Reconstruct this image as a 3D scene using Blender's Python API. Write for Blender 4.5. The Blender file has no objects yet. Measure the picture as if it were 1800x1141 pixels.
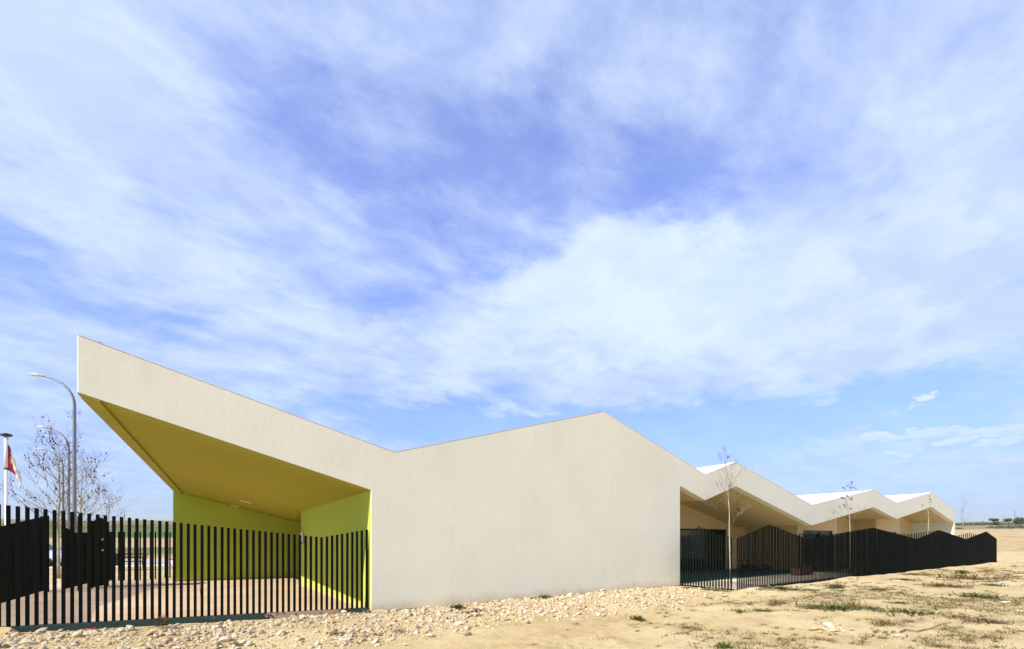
import bpy, bmesh, math, random
import numpy as np
from mathutils import Vector, Matrix, noise as mnoise

random.seed(7); RNG = np.random.default_rng(7)
SC = bpy.context.scene
COL = SC.collection
R = math.radians

# ------------------------------------------------------------------ camera
FPX, HY, CX = 830.0, 947.0, 900.0           # focal length (px of 1800), horizon row, principal column
CA, SA = 0.831, 0.556                       # camera yaw against the facade
CAMZ = 1.6
cam_d = bpy.data.cameras.new('camera'); cam = bpy.data.objects.new('camera', cam_d); COL.objects.link(cam)
cam.location = (0, 0, CAMZ)
cam.rotation_euler = (R(90), 0, -math.atan2(SA, CA))
cam_d.sensor_width = 36; cam_d.lens = FPX/1800*36
cam_d.shift_y = (HY-570.5)/1800
cam_d.clip_start = 0.1; cam_d.clip_end = 9000
SC.camera = cam

# ------------------------------------------------------------------ light
SUN = Vector((1.0, 0.14, -0.80)).normalized()     # direction the light travels
sun_d = bpy.data.lights.new('sun', 'SUN'); sun = bpy.data.objects.new('sun', sun_d); COL.objects.link(sun)
sun_d.energy = 4.8; sun_d.angle = R(0.5); sun_d.color = (1.0, 0.92, 0.79)
sun.rotation_euler = SUN.to_track_quat('-Z', 'Y').to_euler()
sun.location = (-20, -8, 30)

world = bpy.data.worlds.new('World'); SC.world = world; world.use_nodes = True
def build_world():
    nt = world.node_tree; n = nt.nodes; l = nt.links
    n.clear()
    def N(t, **k):
        o = n.new(t)
        for a, b in k.items(): setattr(o, a, b)
        return o
    def V(o, i, v): o.inputs[i].default_value = v
    def math_(op, a, b=None, clamp=False):
        m = N('ShaderNodeMath', operation=op, use_clamp=clamp)
        for i, q in enumerate((a, b)):
            if q is None: continue
            if isinstance(q, (int, float)): V(m, i, q)
            else: l.new(q, m.inputs[i])
        return m.outputs[0]
    out = N('ShaderNodeOutputWorld'); bg = N('ShaderNodeBackground'); l.new(bg.outputs[0], out.inputs[0])
    sky = N('ShaderNodeTexSky', sky_type='NISHITA', sun_disc=False)
    sky.sun_elevation = math.asin(-SUN.z); sky.sun_rotation = math.atan2(-SUN.x, -SUN.y)
    sky.altitude = 600; sky.air_density = 1.0; sky.dust_density = 0.4; sky.ozone_density = 3.0
    V(bg, 1, 0.125)
    tc = N('ShaderNodeTexCoord'); sep = N('ShaderNodeSeparateXYZ'); l.new(tc.outputs['Generated'], sep.inputs[0])
    z = math_('MAXIMUM', sep.outputs[2], 0.0)
    zz = math_('ADD', z, 0.16)
    px = math_('DIVIDE', sep.outputs[0], zz); py = math_('DIVIDE', sep.outputs[1], zz)
    cmb = N('ShaderNodeCombineXYZ'); l.new(px, cmb.inputs[0]); l.new(py, cmb.inputs[1])
    def noise(scale, detail, rough, rot, sc, dist, off):
        mp = N('ShaderNodeMapping'); V(mp, 'Rotation', (0, 0, R(rot))); V(mp, 'Scale', sc); V(mp, 'Location', off)
        l.new(cmb.outputs[0], mp.inputs[0])
        t = N('ShaderNodeTexNoise'); V(t, 'Scale', scale); V(t, 'Detail', detail); V(t, 'Roughness', rough); V(t, 'Distortion', dist)
        l.new(mp.outputs[0], t.inputs['Vector']); return t.outputs[0]
    nv = N('ShaderNodeVectorMath', operation='NORMALIZE'); l.new(tc.outputs['Generated'], nv.inputs[0])
    ns = N('ShaderNodeSeparateXYZ'); l.new(nv.outputs[0], ns.inputs[0])
    # compass bearing and height of the view direction, for cloud banks that stand at a place in the sky
    rgt = math_('SUBTRACT', math_('MULTIPLY', ns.outputs[0], CA), math_('MULTIPLY', ns.outputs[1], SA))
    fwd = math_('ADD', math_('MULTIPLY', ns.outputs[0], SA), math_('MULTIPLY', ns.outputs[1], CA))
    az0 = math_('ARCTAN2', rgt, fwd)
    el0 = math_('ARCSINE', ns.outputs[2])
    az = math_('ADD', az0, math_('MULTIPLY', math_('SUBTRACT', noise(1.7, 6, .6, 0, (1, 1, 1), .3, (9.1, 4.4, 0)), .5), .34))
    el = math_('ADD', el0, math_('MULTIPLY', math_('SUBTRACT', noise(2.3, 6, .62, 0, (1, 1, 1), .3, (1.3, 8.4, 0)), .5), .26))
    def blob(x, y, sx, sy, amt):
        u = (x-CX)/FPX; a_ = math.atan(u); e_ = math.atan((HY-y)/FPX*math.cos(a_))
        dx = math_('DIVIDE', math_('SUBTRACT', az, a_), sx); dy = math_('DIVIDE', math_('SUBTRACT', el, e_), sy)
        q = math_('ADD', math_('MULTIPLY', dx, dx), math_('MULTIPLY', dy, dy))
        return math_('MULTIPLY', math_('POWER', 2.71828, math_('MULTIPLY', q, -1.0)), amt)
    def total(start, blobs):
        for b in blobs: start = math_('ADD', start, blob(*b))
        return start
    def sm(v, a, b, lo=0.0, hi=1.0):
        m = N('ShaderNodeMapRange', interpolation_type='SMOOTHSTEP'); V(m, 1, a); V(m, 2, b); V(m, 3, lo); V(m, 4, hi); l.new(v, m.inputs[0]); return m.outputs[0]
    def mixc(f, a, b):
        m = N('ShaderNodeMix', data_type='RGBA')
        for i, q in ((0, f), (6, a), (7, b)):
            if isinstance(q, tuple): V(m, i, (*q, 1))
            elif isinstance(q, float): V(m, i, q)
            else: l.new(q, m.inputs[i])
        return m.outputs[2]
    big = noise(1.5, 3, .5, 20, (1, 1.2, 1), .6, (3.1, 1.7, 0))
    wisp = noise(3.9, 9, .60, 52, (0.85, 1.2, 1), .35, (0.4, 5.2, 0))
    fine = noise(11.0, 7, .62, 66, (0.7, 1.25, 1), .35, (2.2, 0.3, 0))
    cov = math_('ADD', math_('MULTIPLY', big, .6), math_('ADD', math_('MULTIPLY', wisp, .9), math_('MULTIPLY', fine, .5)))
    cov = total(cov, CIRRUS)
    cirrus = sm(cov, .66, 1.40, .30, 1.0)
    hue = N('ShaderNodeMix', data_type='RGBA', blend_type='MULTIPLY'); V(hue, 0, 1.0)
    l.new(sky.outputs[0], hue.inputs[6]); V(hue, 7, (.80, .95, 1.80, 1))
    veil = math_('MULTIPLY', math_('POWER', math_('SUBTRACT', 1.0, z, True), 5.0), .85)
    base = mixc(veil, hue.outputs[2], (1.45, 2.65, 5.5))
    shade = noise(3.1, 7, .6, 10, (1, 1.2, 1), .4, (7.7, 2.3, 0))
    cc = mixc(sm(shade, .35, .65), (3.35, 4.1, 5.95), (4.05, 4.85, 6.3))
    c1 = mixc(cirrus, base, cc)
    # heaped bank, with a firmer, lumpier edge
    lump = noise(5.0, 9, .62, 0, (1, 1, 1), .25, (4.4, 6.1, 0))
    hc = total(math_('MULTIPLY', math_('SUBTRACT', lump, .5), 1.5), HEAPS)
    heap = sm(hc, .42, 1.0, 0, .8)
    hcol = mixc(sm(noise(3.6, 6, .55, 0, (1, 1, 1), .2, (2.4, 9.1, 0)), .4, .66), (4.0, 4.85, 6.3), (4.6, 5.4, 6.4))
    c2 = mixc(heap, c1, hcol)
    # a few thin grey shreds lower down
    gc = total(math_('MULTIPLY', math_('SUBTRACT', noise(7.5, 9, .65, 30, (.7, 1.4, 1), .4, (8.4, 3.1, 0)), .5), 1.8), GREYS)
    c3 = mixc(sm(gc, .42, .95, 0, .62), c2, (3.2, 4.0, 5.2))
    haze = math_('MULTIPLY', math_('POWER', math_('SUBTRACT', 1.0, z, True), 10.0), .95)
    l.new(mixc(haze, c3, (3.15, 3.75, 4.1)), bg.inputs[0])
# clouds: (photo column, photo row, half width, half height in radians, amount)
CIRRUS = [(330, 480, .30, .20, .14), (200, 50, .35, .12, .22), (1000, 620, .6, .16, .20), (1600, 480, .35, .22, .22), (1720, 120, .3, .2, .20), (60, 250, .2, .12, .12), (1000, 60, .5, .10, .10),
          (470, 190, .20, .07, -.20), (650, 310, .14, .07, -.18), (920, 280, .20, .07, -.26), (1170, 300, .14, .05, -.20),
          (30, 440, .10, .04, -.2), (300, 572, .10, .03, -.24), (600, 500, .12, .035, -.2),
          (1150, 760, .36, .05, -.60), (760, 740, .24, .035, -.55), (1480, 715, .24, .04, -.60), (1180, 800, .15, .05, -.3)]
HEAPS = [(1740, 760, .05, .012, .5), (1130, 470, .26, .11, .75), (960, 520, .18, .10, .6), (1350, 500, .3, .10, .5), (1100, 620, .5, .09, .45), (1720, 752, .10, .017, 1.3), (1620, 745, .055, .013, 1.2), (1560, 880, .3, .02, .35)]
GREYS = [(1555, 465, .045, .035, 1.2), (1650, 490, .07, .022, 1.05), (1790, 350, .04, .07, 1.0), (1060, 520, .06, .04, .35), (620, 610, .06, .02, .4), (1380, 590, .1, .03, .3)]
build_world()

SC.render.engine = 'CYCLES'
SC.view_settings.view_transform = 'Standard'; SC.view_settings.look = 'None'
SC.view_settings.exposure = 0.50; SC.view_settings.gamma = 1.0
SC.view_settings.use_curve_mapping = False

# ------------------------------------------------------------------ helpers
def ray(px, py, depth):
    """point of the place seen at photo pixel (px,py) at a given forward distance"""
    lx = (px-CX)/FPX*depth
    return Vector((lx*CA+depth*SA, -lx*SA+depth*CA, CAMZ+(HY-py)/FPX*depth))
def gp(px, py, z=0.0):
    return ray(px, py, FPX*(CAMZ-z)/(py-HY))

class MB:
    def __init__(s): s.v = []; s.f = []; s.m = []
    def quad(s, a, b, c, d, m=0):
        i = len(s.v); s.v += [tuple(a), tuple(b), tuple(c), tuple(d)]; s.f.append((i, i+1, i+2, i+3)); s.m.append(m)
    def tri(s, a, b, c, m=0):
        i = len(s.v); s.v += [tuple(a), tuple(b), tuple(c)]; s.f.append((i, i+1, i+2)); s.m.append(m)
    def box(s, x0, x1, y0, y1, z0, z1, m=0):
        i = len(s.v)
        s.v += [(x0,y0,z0),(x1,y0,z0),(x1,y1,z0),(x0,y1,z0),(x0,y0,z1),(x1,y0,z1),(x1,y1,z1),(x0,y1,z1)]
        for f in ((0,3,2,1),(4,5,6,7),(0,1,5,4),(1,2,6,5),(2,3,7,6),(3,0,4,7)):
            s.f.append(tuple(i+k for k in f)); s.m.append(m)
    def prism_y(s, poly, y0, y1, m=0):
        """polygon of (x,z) extruded along Y; poly counter-clockwise seen from -Y"""
        i = len(s.v); n = len(poly)
        s.v += [(x, y0, z) for x, z in poly] + [(x, y1, z) for x, z in poly]
        s.f.append(tuple(range(i, i+n))); s.m.append(m)
        s.f.append(tuple(range(i+2*n-1, i+n-1, -1))); s.m.append(m)
        for k in range(n):
            k2 = (k+1) % n
            s.f.append((i+k2, i+k, i+n+k, i+n+k2)); s.m.append(m)
    def prism_z(s, poly, z0, z1, m=0):
        """plan polygon (x,y); z0/z1 numbers or functions of (x,y)"""
        f0 = z0 if callable(z0) else (lambda x, y: z0); f1 = z1 if callable(z1) else (lambda x, y: z1)
        i = len(s.v); n = len(poly)
        s.v += [(x, y, f0(x, y)) for x, y in poly] + [(x, y, f1(x, y)) for x, y in poly]
        s.f.append(tuple(range(i+n-1, i-1, -1))); s.m.append(m)
        s.f.append(tuple(range(i+n, i+2*n))); s.m.append(m)
        for k in range(n):
            k2 = (k+1) % n
            s.f.append((i+k, i+k2, i+n+k2, i+n+k)); s.m.append(m)
    def tube(s, pts, rads, n=6, cap=True, m=0):
        pts = [Vector(p) for p in pts]
        if not hasattr(rads, '__len__'): rads = [rads]*len(pts)
        base = len(s.v); up = None
        for k, p in enumerate(pts):
            t = (pts[min(k+1, len(pts)-1)] - pts[max(k-1, 0)])
            t = t.normalized() if t.length > 1e-9 else Vector((0, 0, 1))
            if up is None: up = t.orthogonal().normalized()
            up = (up - t*up.dot(t))
            up = up.normalized() if up.length > 1e-6 else t.orthogonal().normalized()
            w = t.cross(up)
            for j in range(n):
                a = 2*math.pi*j/n
                s.v.append(tuple(p + (up*math.cos(a)+w*math.sin(a))*rads[k]))
        for k in range(len(pts)-1):
            for j in range(n):
                a = base+k*n+j; b = base+k*n+(j+1) % n
                s.f.append((a, b, b+n, a+n)); s.m.append(m)
        if cap:
            s.f.append(tuple(base+j for j in range(n-1, -1, -1))); s.m.append(m)
            e = base+(len(pts)-1)*n
            s.f.append(tuple(e+j for j in range(n))); s.m.append(m)
    def lathe(s, prof, c, n=16, m=0):
        base = len(s.v)
        for r, z in prof:
            for j in range(n):
                a = 2*math.pi*j/n
                s.v.append((c[0]+r*math.cos(a), c[1]+r*math.sin(a), c[2]+z))
        for k in range(len(prof)-1):
            for j in range(n):
                a = base+k*n+j; b = base+k*n+(j+1) % n
                s.f.append((a, b, b+n, a+n)); s.m.append(m)
        s.f.append(tuple(base+j for j in range(n-1, -1, -1))); s.m.append(m)
        e = base+(len(prof)-1)*n; s.f.append(tuple(e+j for j in range(n))); s.m.append(m)
    def mesh(s, name, mats, off=(0,0,0), smooth=False):
        me = bpy.data.meshes.new(name)
        o = Vector(off)
        me.from_pydata([tuple(Vector(v)-o) for v in s.v], [], s.f)
        for mt in (mats if isinstance(mats, (list, tuple)) else [mats]): me.materials.append(mt)
        if max(s.m, default=0) > 0: me.polygons.foreach_set('material_index', s.m)
        if smooth: me.polygons.foreach_set('use_smooth', [True]*len(me.polygons))
        me.update()
        return me
    def build(s, name, mats, parent=None, smooth=False, off=None):
        if off is None: off = wloc(parent) if parent else (0, 0, 0)
        return link(name, s.mesh(name, mats, off, smooth), parent)
WL = {}
def wloc(o):
    return WL.get(o, Vector((0, 0, 0)))
def link(name, me, parent=None, loc=None):
    o = bpy.data.objects.new(name, me); COL.objects.link(o)
    if parent: o.parent = parent
    if loc is not None: o.location = loc
    WL[o] = wloc(parent) + Vector(loc if loc is not None else (0, 0, 0))
    return o
def thing(name, label, cat, loc=(0,0,0), group=None):
    o = link(name, None, None, loc); o.empty_display_size = .2
    return tag(o, label, cat, group)
def tag(o, label=None, cat=None, group=None, kind=None):
    if label: o['label'] = label
    if cat: o['category'] = cat
    if group: o['group'] = group
    if kind: o['kind'] = kind
    return o
def centred(mb, name, mats, label, cat, group=None, smooth=False, loc=(0,0,0)):
    o = link(name, mb.mesh(name, mats, loc, smooth), None, loc)
    return tag(o, label, cat, group)

# vector value noise in numpy
def _h(ix, iy, s):
    n = (ix*374761393 + iy*668265263 + s*974634777).astype(np.int64)
    n = (n ^ (n >> 13))*1274126177 & 0x7fffffff
    return ((n ^ (n >> 16)) & 0xffff)/65535.0
def vn(x, y, s=0):
    x = np.asarray(x, float); y = np.asarray(y, float)
    ix = np.floor(x).astype(np.int64); iy = np.floor(y).astype(np.int64); fx = x-ix; fy = y-iy
    fx = fx*fx*(3-2*fx); fy = fy*fy*(3-2*fy)
    return (_h(ix,iy,s)*(1-fx)+_h(ix+1,iy,s)*fx)*(1-fy) + (_h(ix,iy+1,s)*(1-fx)+_h(ix+1,iy+1,s)*fx)*fy
def fbm(x, y, o=4, s=0):
    t = 0; a = .5
    for k in range(o): t = t + a*vn(x*2**k+17.3*k, y*2**k-9.1*k, s+k); a *= .5
    return t
def sst(a, b, x):
    t = np.clip((x-a)/(b-a), 0, 1); return t*t*(3-2*t)

# ------------------------------------------------------------------ materials
class NT:
    def __init__(s, name):
        s.mat = bpy.data.materials.new(name); s.mat.use_nodes = True
        s.t = s.mat.node_tree; s.n = s.t.nodes; s.l = s.t.links
        s.b = s.n['Principled BSDF']
        s.co = s.n.new('ShaderNodeTexCoord')
    def new(s, t, **k):
        o = s.n.new(t)
        for a, b in k.items(): setattr(o, a, b)
        return o
    def put(s, o, i, v):
        if hasattr(v, 'is_linked') or isinstance(v, bpy.types.NodeSocket): s.l.new(v, o.inputs[i])
        else: o.inputs[i].default_value = v
    def geo(s):
        g = s.new('ShaderNodeNewGeometry'); return g
    def noise(s, scale, detail=4, rough=.55, sc=(1,1,1), src=None, dist=0.0, out=0):
        mp = s.new('ShaderNodeMapping'); s.put(mp, 'Scale', sc)
        s.l.new(src if src is not None else s.new('ShaderNodeNewGeometry').outputs['Position'], mp.inputs[0])
        t = s.new('ShaderNodeTexNoise'); s.put(t, 'Scale', scale); s.put(t, 'Detail', detail); s.put(t, 'Roughness', rough); s.put(t, 'Distortion', dist)
        s.l.new(mp.outputs[0], t.inputs['Vector']); return t.outputs[out]
    def ramp(s, fac, a, b, lo=0.0, hi=1.0):
        m = s.new('ShaderNodeMapRange'); m.interpolation_type = 'SMOOTHSTEP'
        s.put(m, 0, fac); s.put(m, 1, a); s.put(m, 2, b); s.put(m, 3, lo); s.put(m, 4, hi); return m.outputs[0]
    def mix(s, fac, a, b, blend='MIX'):
        m = s.new('ShaderNodeMix'); m.data_type = 'RGBA'; m.blend_type = blend
        s.put(m, 0, fac)
        for i, v in ((6, a), (7, b)):
            if isinstance(v, bpy.types.NodeSocket): s.l.new(v, m.inputs[i])
            else: m.inputs[i].default_value = (*v, 1)
        return m.outputs[2]
    def math(s, op, a, b=0.0):
        m = s.new('ShaderNodeMath'); m.operation = op; s.put(m, 0, a); s.put(m, 1, b); return m.outputs[0]
    def bump(s, h, strength, dist):
        b = s.new('ShaderNodeBump'); s.put(b, 'Strength', strength); s.put(b, 'Distance', dist); s.put(b, 'Height', h)
        s.l.new(b.outputs[0], s.b.inputs['Normal'])
    def fin(s, col=None, rough=.8, spec=.3, metal=0.0):
        if col is not None:
            if isinstance(col, bpy.types.NodeSocket): s.l.new(col, s.b.inputs['Base Color'])
            else: s.b.inputs['Base Color'].default_value = (*col, 1)
        s.put(s.b, 'Roughness', rough); s.b.inputs['Specular IOR Level'].default_value = spec; s.b.inputs['Metallic'].default_value = metal
        return s.mat

def m_plaster(name, c, dirt, streak=.5):
    t = NT(name)
    big = t.noise(.45, 5, .6); mid = t.noise(2.2, 6, .6, (1, 1, .35)); st = t.noise(3.0, 5, .6, (1.6, 1.6, .08)); fine = t.noise(45, 5, .7)
    c0 = tuple(x*.97 for x in c); c1 = tuple(min(1, x*1.025) for x in c)
    col = t.mix(t.ramp(big, .35, .65), c0, c1)
    col = t.mix(t.ramp(st, .5, .78, 0, streak*.32), col, dirt)
    col = t.mix(t.ramp(mid, .52, .75, 0, .2), col, dirt)
    sp = t.noise(7, 3, .5)
    col = t.mix(t.ramp(sp, .74, .8, 0, .4), col, dirt)
    # soil splashed up at the foot
    sep = t.new('ShaderNodeSeparateXYZ'); t.l.new(t.geo().outputs['Position'], sep.inputs[0])
    foot = t.math('ADD', sep.outputs[2], t.math('MULTIPLY', t.noise(1.6, 5, .7), .5))
    col = t.mix(t.ramp(foot, .18, .55, .62, 0), col, (.55, .42, .24))
    scr = t.noise(26, 5, .75, (1, 1, .22)); col = t.mix(t.ramp(scr, .60, .74, 0, .16), col, dirt)
    cr = t.noise(1.1, 8, .72, dist=1.4); col = t.mix(t.math('MULTIPLY', t.ramp(cr, .497, .5, 0, 1), t.ramp(cr, .5, .503, .22, 0)), col, tuple(x*.6 for x in dirt))
    h = t.math('ADD', t.math('MULTIPLY', fine, .35), t.math('MULTIPLY', t.noise(9, 4, .6, (1, 1, .5)), 1.0))
    t.bump(h, .16, .02)
    return t.fin(col, .88, .2)
M = {}
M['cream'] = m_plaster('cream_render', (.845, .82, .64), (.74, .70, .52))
M['beige'] = m_plaster('recess_render_with_bounce', (.69, .54, .275), (.60, .45, .21))  # cream render turned beige; warm bounce off the sand is put into its colour
M['green'] = m_plaster('lime_green_render', (.44, .545, .075), (.38, .47, .06), .7)
M['olive'] = m_plaster('green_soffit_with_bounce', (.36, .335, .045), (.30, .275, .035), .4)  # the walls' green, browned: tan light bounced off the floor is in the colour
def simple(name, c, rough=.6, spec=.4, metal=0.0, var=.12, scale=8.0, bump=0.0):
    t = NT(name); n = t.noise(scale, 5, .6)
    col = t.mix(t.ramp(n, .3, .7), tuple(x*(1-var) for x in c), tuple(min(1, x*(1+var)) for x in c))
    if bump: t.bump(t.noise(scale*4, 4, .6), bump, .01)
    return t.fin(col, rough, spec, metal)
M['roof'] = simple('white_roof_membrane', (.84, .84, .83), .75, .2, var=.03, scale=2, bump=.1)
def m_slat():
    t = NT('dark_green_paint'); oi = t.new('ShaderNodeObjectInfo')
    col = t.mix(oi.outputs['Random'], (.0045, .007, .0055), (.0085, .0105, .0085))
    dust = t.noise(1.1, 5, .65); col = t.mix(t.ramp(dust, .5, .8, 0, .2), col, (.022, .021, .016))
    return t.fin(col, .7, .04)
M['slat'] = m_slat()
def m_kerb():
    t = NT('chipped_green_kerb_paint')
    n = t.noise(5.0, 7, .72); x = t.noise(.55, 2, .5)
    sep = t.new('ShaderNodeSeparateXYZ'); t.l.new(t.geo().outputs['Position'], sep.inputs[0])
    wear = t.math('SUBTRACT', t.ramp(sep.outputs[0], .6, 1.6, 0, .22), t.ramp(sep.outputs[0], 2.3, 2.8, 0, .18))
    chip = t.ramp(t.math('ADD', n, wear), .62, .66)
    paint = t.mix(t.noise(14, 4, .6), (.018, .042, .034), (.04, .07, .058))
    conc = t.mix(t.noise(20, 4, .6), (.42, .27, .19), (.5, .36, .26))
    t.bump(chip, .3, .004)
    return t.fin(t.mix(chip, paint, conc), .62, .35)
M['kerb'] = m_kerb()
def m_floor(name, c1, c2, c3):
    t = NT(name)
    a = t.noise(.5, 6, .65); b = t.noise(3.5, 6, .65); f = t.noise(60, 4, .7)
    col = t.mix(t.ramp(a, .4, .62), c1, c2)
    col = t.mix(t.ramp(b, .52, .78, 0, .6), col, c3)
    col = t.mix(t.ramp(f, .55, .8, 0, .3), col, tuple(x*.7 for x in c1))
    oi = t.new('ShaderNodeObjectInfo'); col = t.mix(t.math('MULTIPLY', oi.outputs['Random'], .18), col, c3)
    t.bump(t.noise(30, 5, .7), .15, .01)
    return t.fin(col, .85, .2)
M['patio'] = m_floor('pink_buff_concrete', (.55, .40, .27), (.62, .49, .34), (.52, .33, .22))
M['paving'] = m_floor('pale_paving', (.68, .59, .45), (.74, .66, .52), (.58, .47, .34))
M['rubber'] = simple('green_play_floor', (.055, .15, .115), .8, .2, var=.2, scale=6, bump=.1)
M['road'] = m_floor('worn_pale_road', (.42, .40, .37), (.5, .47, .43), (.33, .30, .27))
M['coping'] = simple('pale_metal_coping', (.80, .77, .68), .6, .3, .0, var=.1, scale=3)
M['plinth'] = simple('raw_plinth_concrete', (.10, .065, .045), .9, .1, var=.3, scale=6, bump=.3)
M['brick'] = simple('red_brick_edge', (.35, .15, .085), .9, .1, var=.25, scale=14, bump=.4)
M['frame'] = simple('anthracite_window_frame', (.012, .014, .015), .4, .5)
M['blind'] = simple('pale_green_roller_blind', (.50, .56, .50), .85, .2, var=.06, scale=3)
M['room'] = simple('dim_room_walls', (.30, .24, .12), .9, .1, var=.3, scale=2)
M['lampw'] = simple('white_lamp_cover', (.8, .8, .78), .4, .5, var=.03)
M['dull'] = simple('grey_detector', (.25, .24, .16), .5, .4)
def m_glass():
    t = NT('window_glass')
    t.b.inputs['Transmission Weight'].default_value = 0.0
    t.b.inputs['Alpha'].default_value = .38
    return t.fin((.015, .022, .02), .03, .8)
M['glass'] = m_glass()
M['steel'] = simple('galvanised_steel', (.17, .18, .18), .5, .4, .4, var=.15)
M['lumin'] = simple('luminaire_shell', (.52, .50, .45), .4, .5, var=.08)
M['pole'] = simple('white_pole_paint', (.78, .77, .73), .4, .5, var=.04)
M['black'] = simple('black_plastic', (.014, .014, .015), .35, .5)
M['crimson'] = simple('crimson_cloth', (.25, .010, .035), .8, .2, var=.15)
M['flagw'] = simple('white_cloth', (.75, .70, .60), .8, .2, var=.08)
M['gold'] = simple('gold_cloth', (.36, .20, .06), .8, .2, var=.2)
M['bark'] = None
def m_bark(name, a, b, c):
    t = NT(name); n = t.noise(6, 5, .65, (1, 1, .4)); k = t.noise(18, 4, .6)
    col = t.mix(t.ramp(n, .42, .6), a, b); col = t.mix(t.ramp(k, .58, .7, 0, .6), col, c)
    t.bump(k, .3, .01); return t.fin(col, .9, .15)
M['bark'] = m_bark('pale_plane_bark', (.30, .24, .17), (.42, .37, .26), (.16, .12, .08))
M['twig'] = m_bark('dry_twig', (.17, .125, .08), (.25, .19, .125), (.10, .07, .045))
M['white_bark'] = m_bark('cream_sapling_bark', (.40, .33, .21), (.54, .47, .33), (.16, .11, .065))
M['seed'] = simple('brown_seed_ball', (.06, .032, .012), .95, .05, var=.3, scale=20)
M['deadleaf'] = simple('dead_leaf', (.15, .10, .06), .9, .1, var=.4, scale=9)
def m_stone(name, island):
    t = NT(name)
    if island: rnd = t.geo().outputs['Random Per Island']
    else: rnd = t.new('ShaderNodeObjectInfo').outputs['Random']
    cr = t.new('ShaderNodeValToRGB'); e = cr.color_ramp
    for p, c in ((.0, (.44, .35, .21)), (.3, (.54, .445, .29)), (.55, (.62, .54, .39)), (.8, (.50, .395, .24)), (.95, (.40, .26, .14)), (1.0, (.52, .37, .17))):
        el = e.elements[0] if p == 0 else (e.elements[-1] if p == 1 else e.elements.new(p))
        el.position = p; el.color = (*c, 1)
    t.l.new(rnd, cr.inputs[0])
    n = t.noise(22, 5, .65); col = t.mix(t.ramp(n, .45, .72, 0, .5), cr.outputs[0], (.41, .31, .18))
    t.bump(t.noise(60, 4, .7), .5, .01)
    return t.fin(col, .92, .12)
M['stone'] = m_stone('limestone_rubble', False); M['rubble'] = m_stone('limestone_rubble_mass', True)
def m_leaf(name, a, b, c):
    t = NT(name)
    rnd = t.geo().outputs['Random Per Island']
    col = t.mix(rnd, a, b); oi = t.new('ShaderNodeObjectInfo')
    col = t.mix(t.math('MULTIPLY', oi.outputs['Random'], .45), col, c)
    return t.fin(col, .75, .2)
M['weed'] = m_leaf('weed_leaf', (.075, .095, .024), (.17, .175, .06), (.26, .21, .09))
M['dry'] = m_leaf('dry_weed', (.16, .11, .045), (.30, .22, .10), (.13, .085, .035))
M['purple'] = m_leaf('purple_weed', (.14, .04, .045), (.2, .08, .05), (.2, .12, .06))
M['bush'] = m_leaf('dead_bush_twig', (.06, .045, .028), (.13, .095, .06), (.1, .07, .04))
M['scrub'] = m_leaf('hill_scrub', (.05, .06, .03), (.11, .11, .06), (.10, .09, .06))

def m_ground():
    t = NT('dry_sandy_soil')
    at = t.new('ShaderNodeAttribute'); at.attribute_name = 'field'
    far = t.new('ShaderNodeAttribute'); far.attribute_name = 'far'
    a = t.noise(.35, 6, .62); b = t.noise(1.3, 7, .65); c = t.noise(7, 7, .7); d = t.noise(38, 5, .72)
    sand = t.mix(t.ramp(a, .38, .64), (.54, .41, .195), (.67, .54, .29))
    sand = t.mix(t.ramp(b, .47, .66, 0, .8), sand, (.38, .275, .12))
    sand = t.mix(t.ramp(c, .52, .68, 0, .6), sand, (.64, .52, .34))
    sand = t.mix(t.ramp(d, .54, .68, 0, .65), sand, (.27, .175, .075))
    sand = t.mix(t.ramp(t.noise(16, 6, .75), .55, .66, 0, .55), sand, (.30, .205, .095))
    sand = t.mix(t.ramp(t.noise(2.6, 7, .7, (1.3, .8, 1)), .54, .66, 0, .45), sand, (.34, .235, .11))
    sand = t.mix(t.ramp(t.noise(95, 3, .6), .60, .70, 0, .6), sand, (.72, .62, .46))
    fld = t.mix(t.ramp(t.noise(.05, 6, .7), .4, .65), at.outputs['Color'], t.mix(.3, at.outputs['Color'], (.35, .27, .15)))
    fld = t.mix(t.ramp(t.noise(.35, 7, .75), .48, .64, 0, .6), fld, (.20, .155, .085))
    tint = t.mix(.36, sand, at.outputs['Color'])
    col = t.mix(far.outputs['Fac'], tint, fld)
    h = t.math('ADD', t.math('MULTIPLY', c, .6), t.math('ADD', t.math('MULTIPLY', d, .45), t.math('MULTIPLY', t.noise(120, 3, .6), .2)))
    t.bump(h, .8, .06)
    return t.fin(col, .95, .08)
M['ground'] = m_ground()

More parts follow.
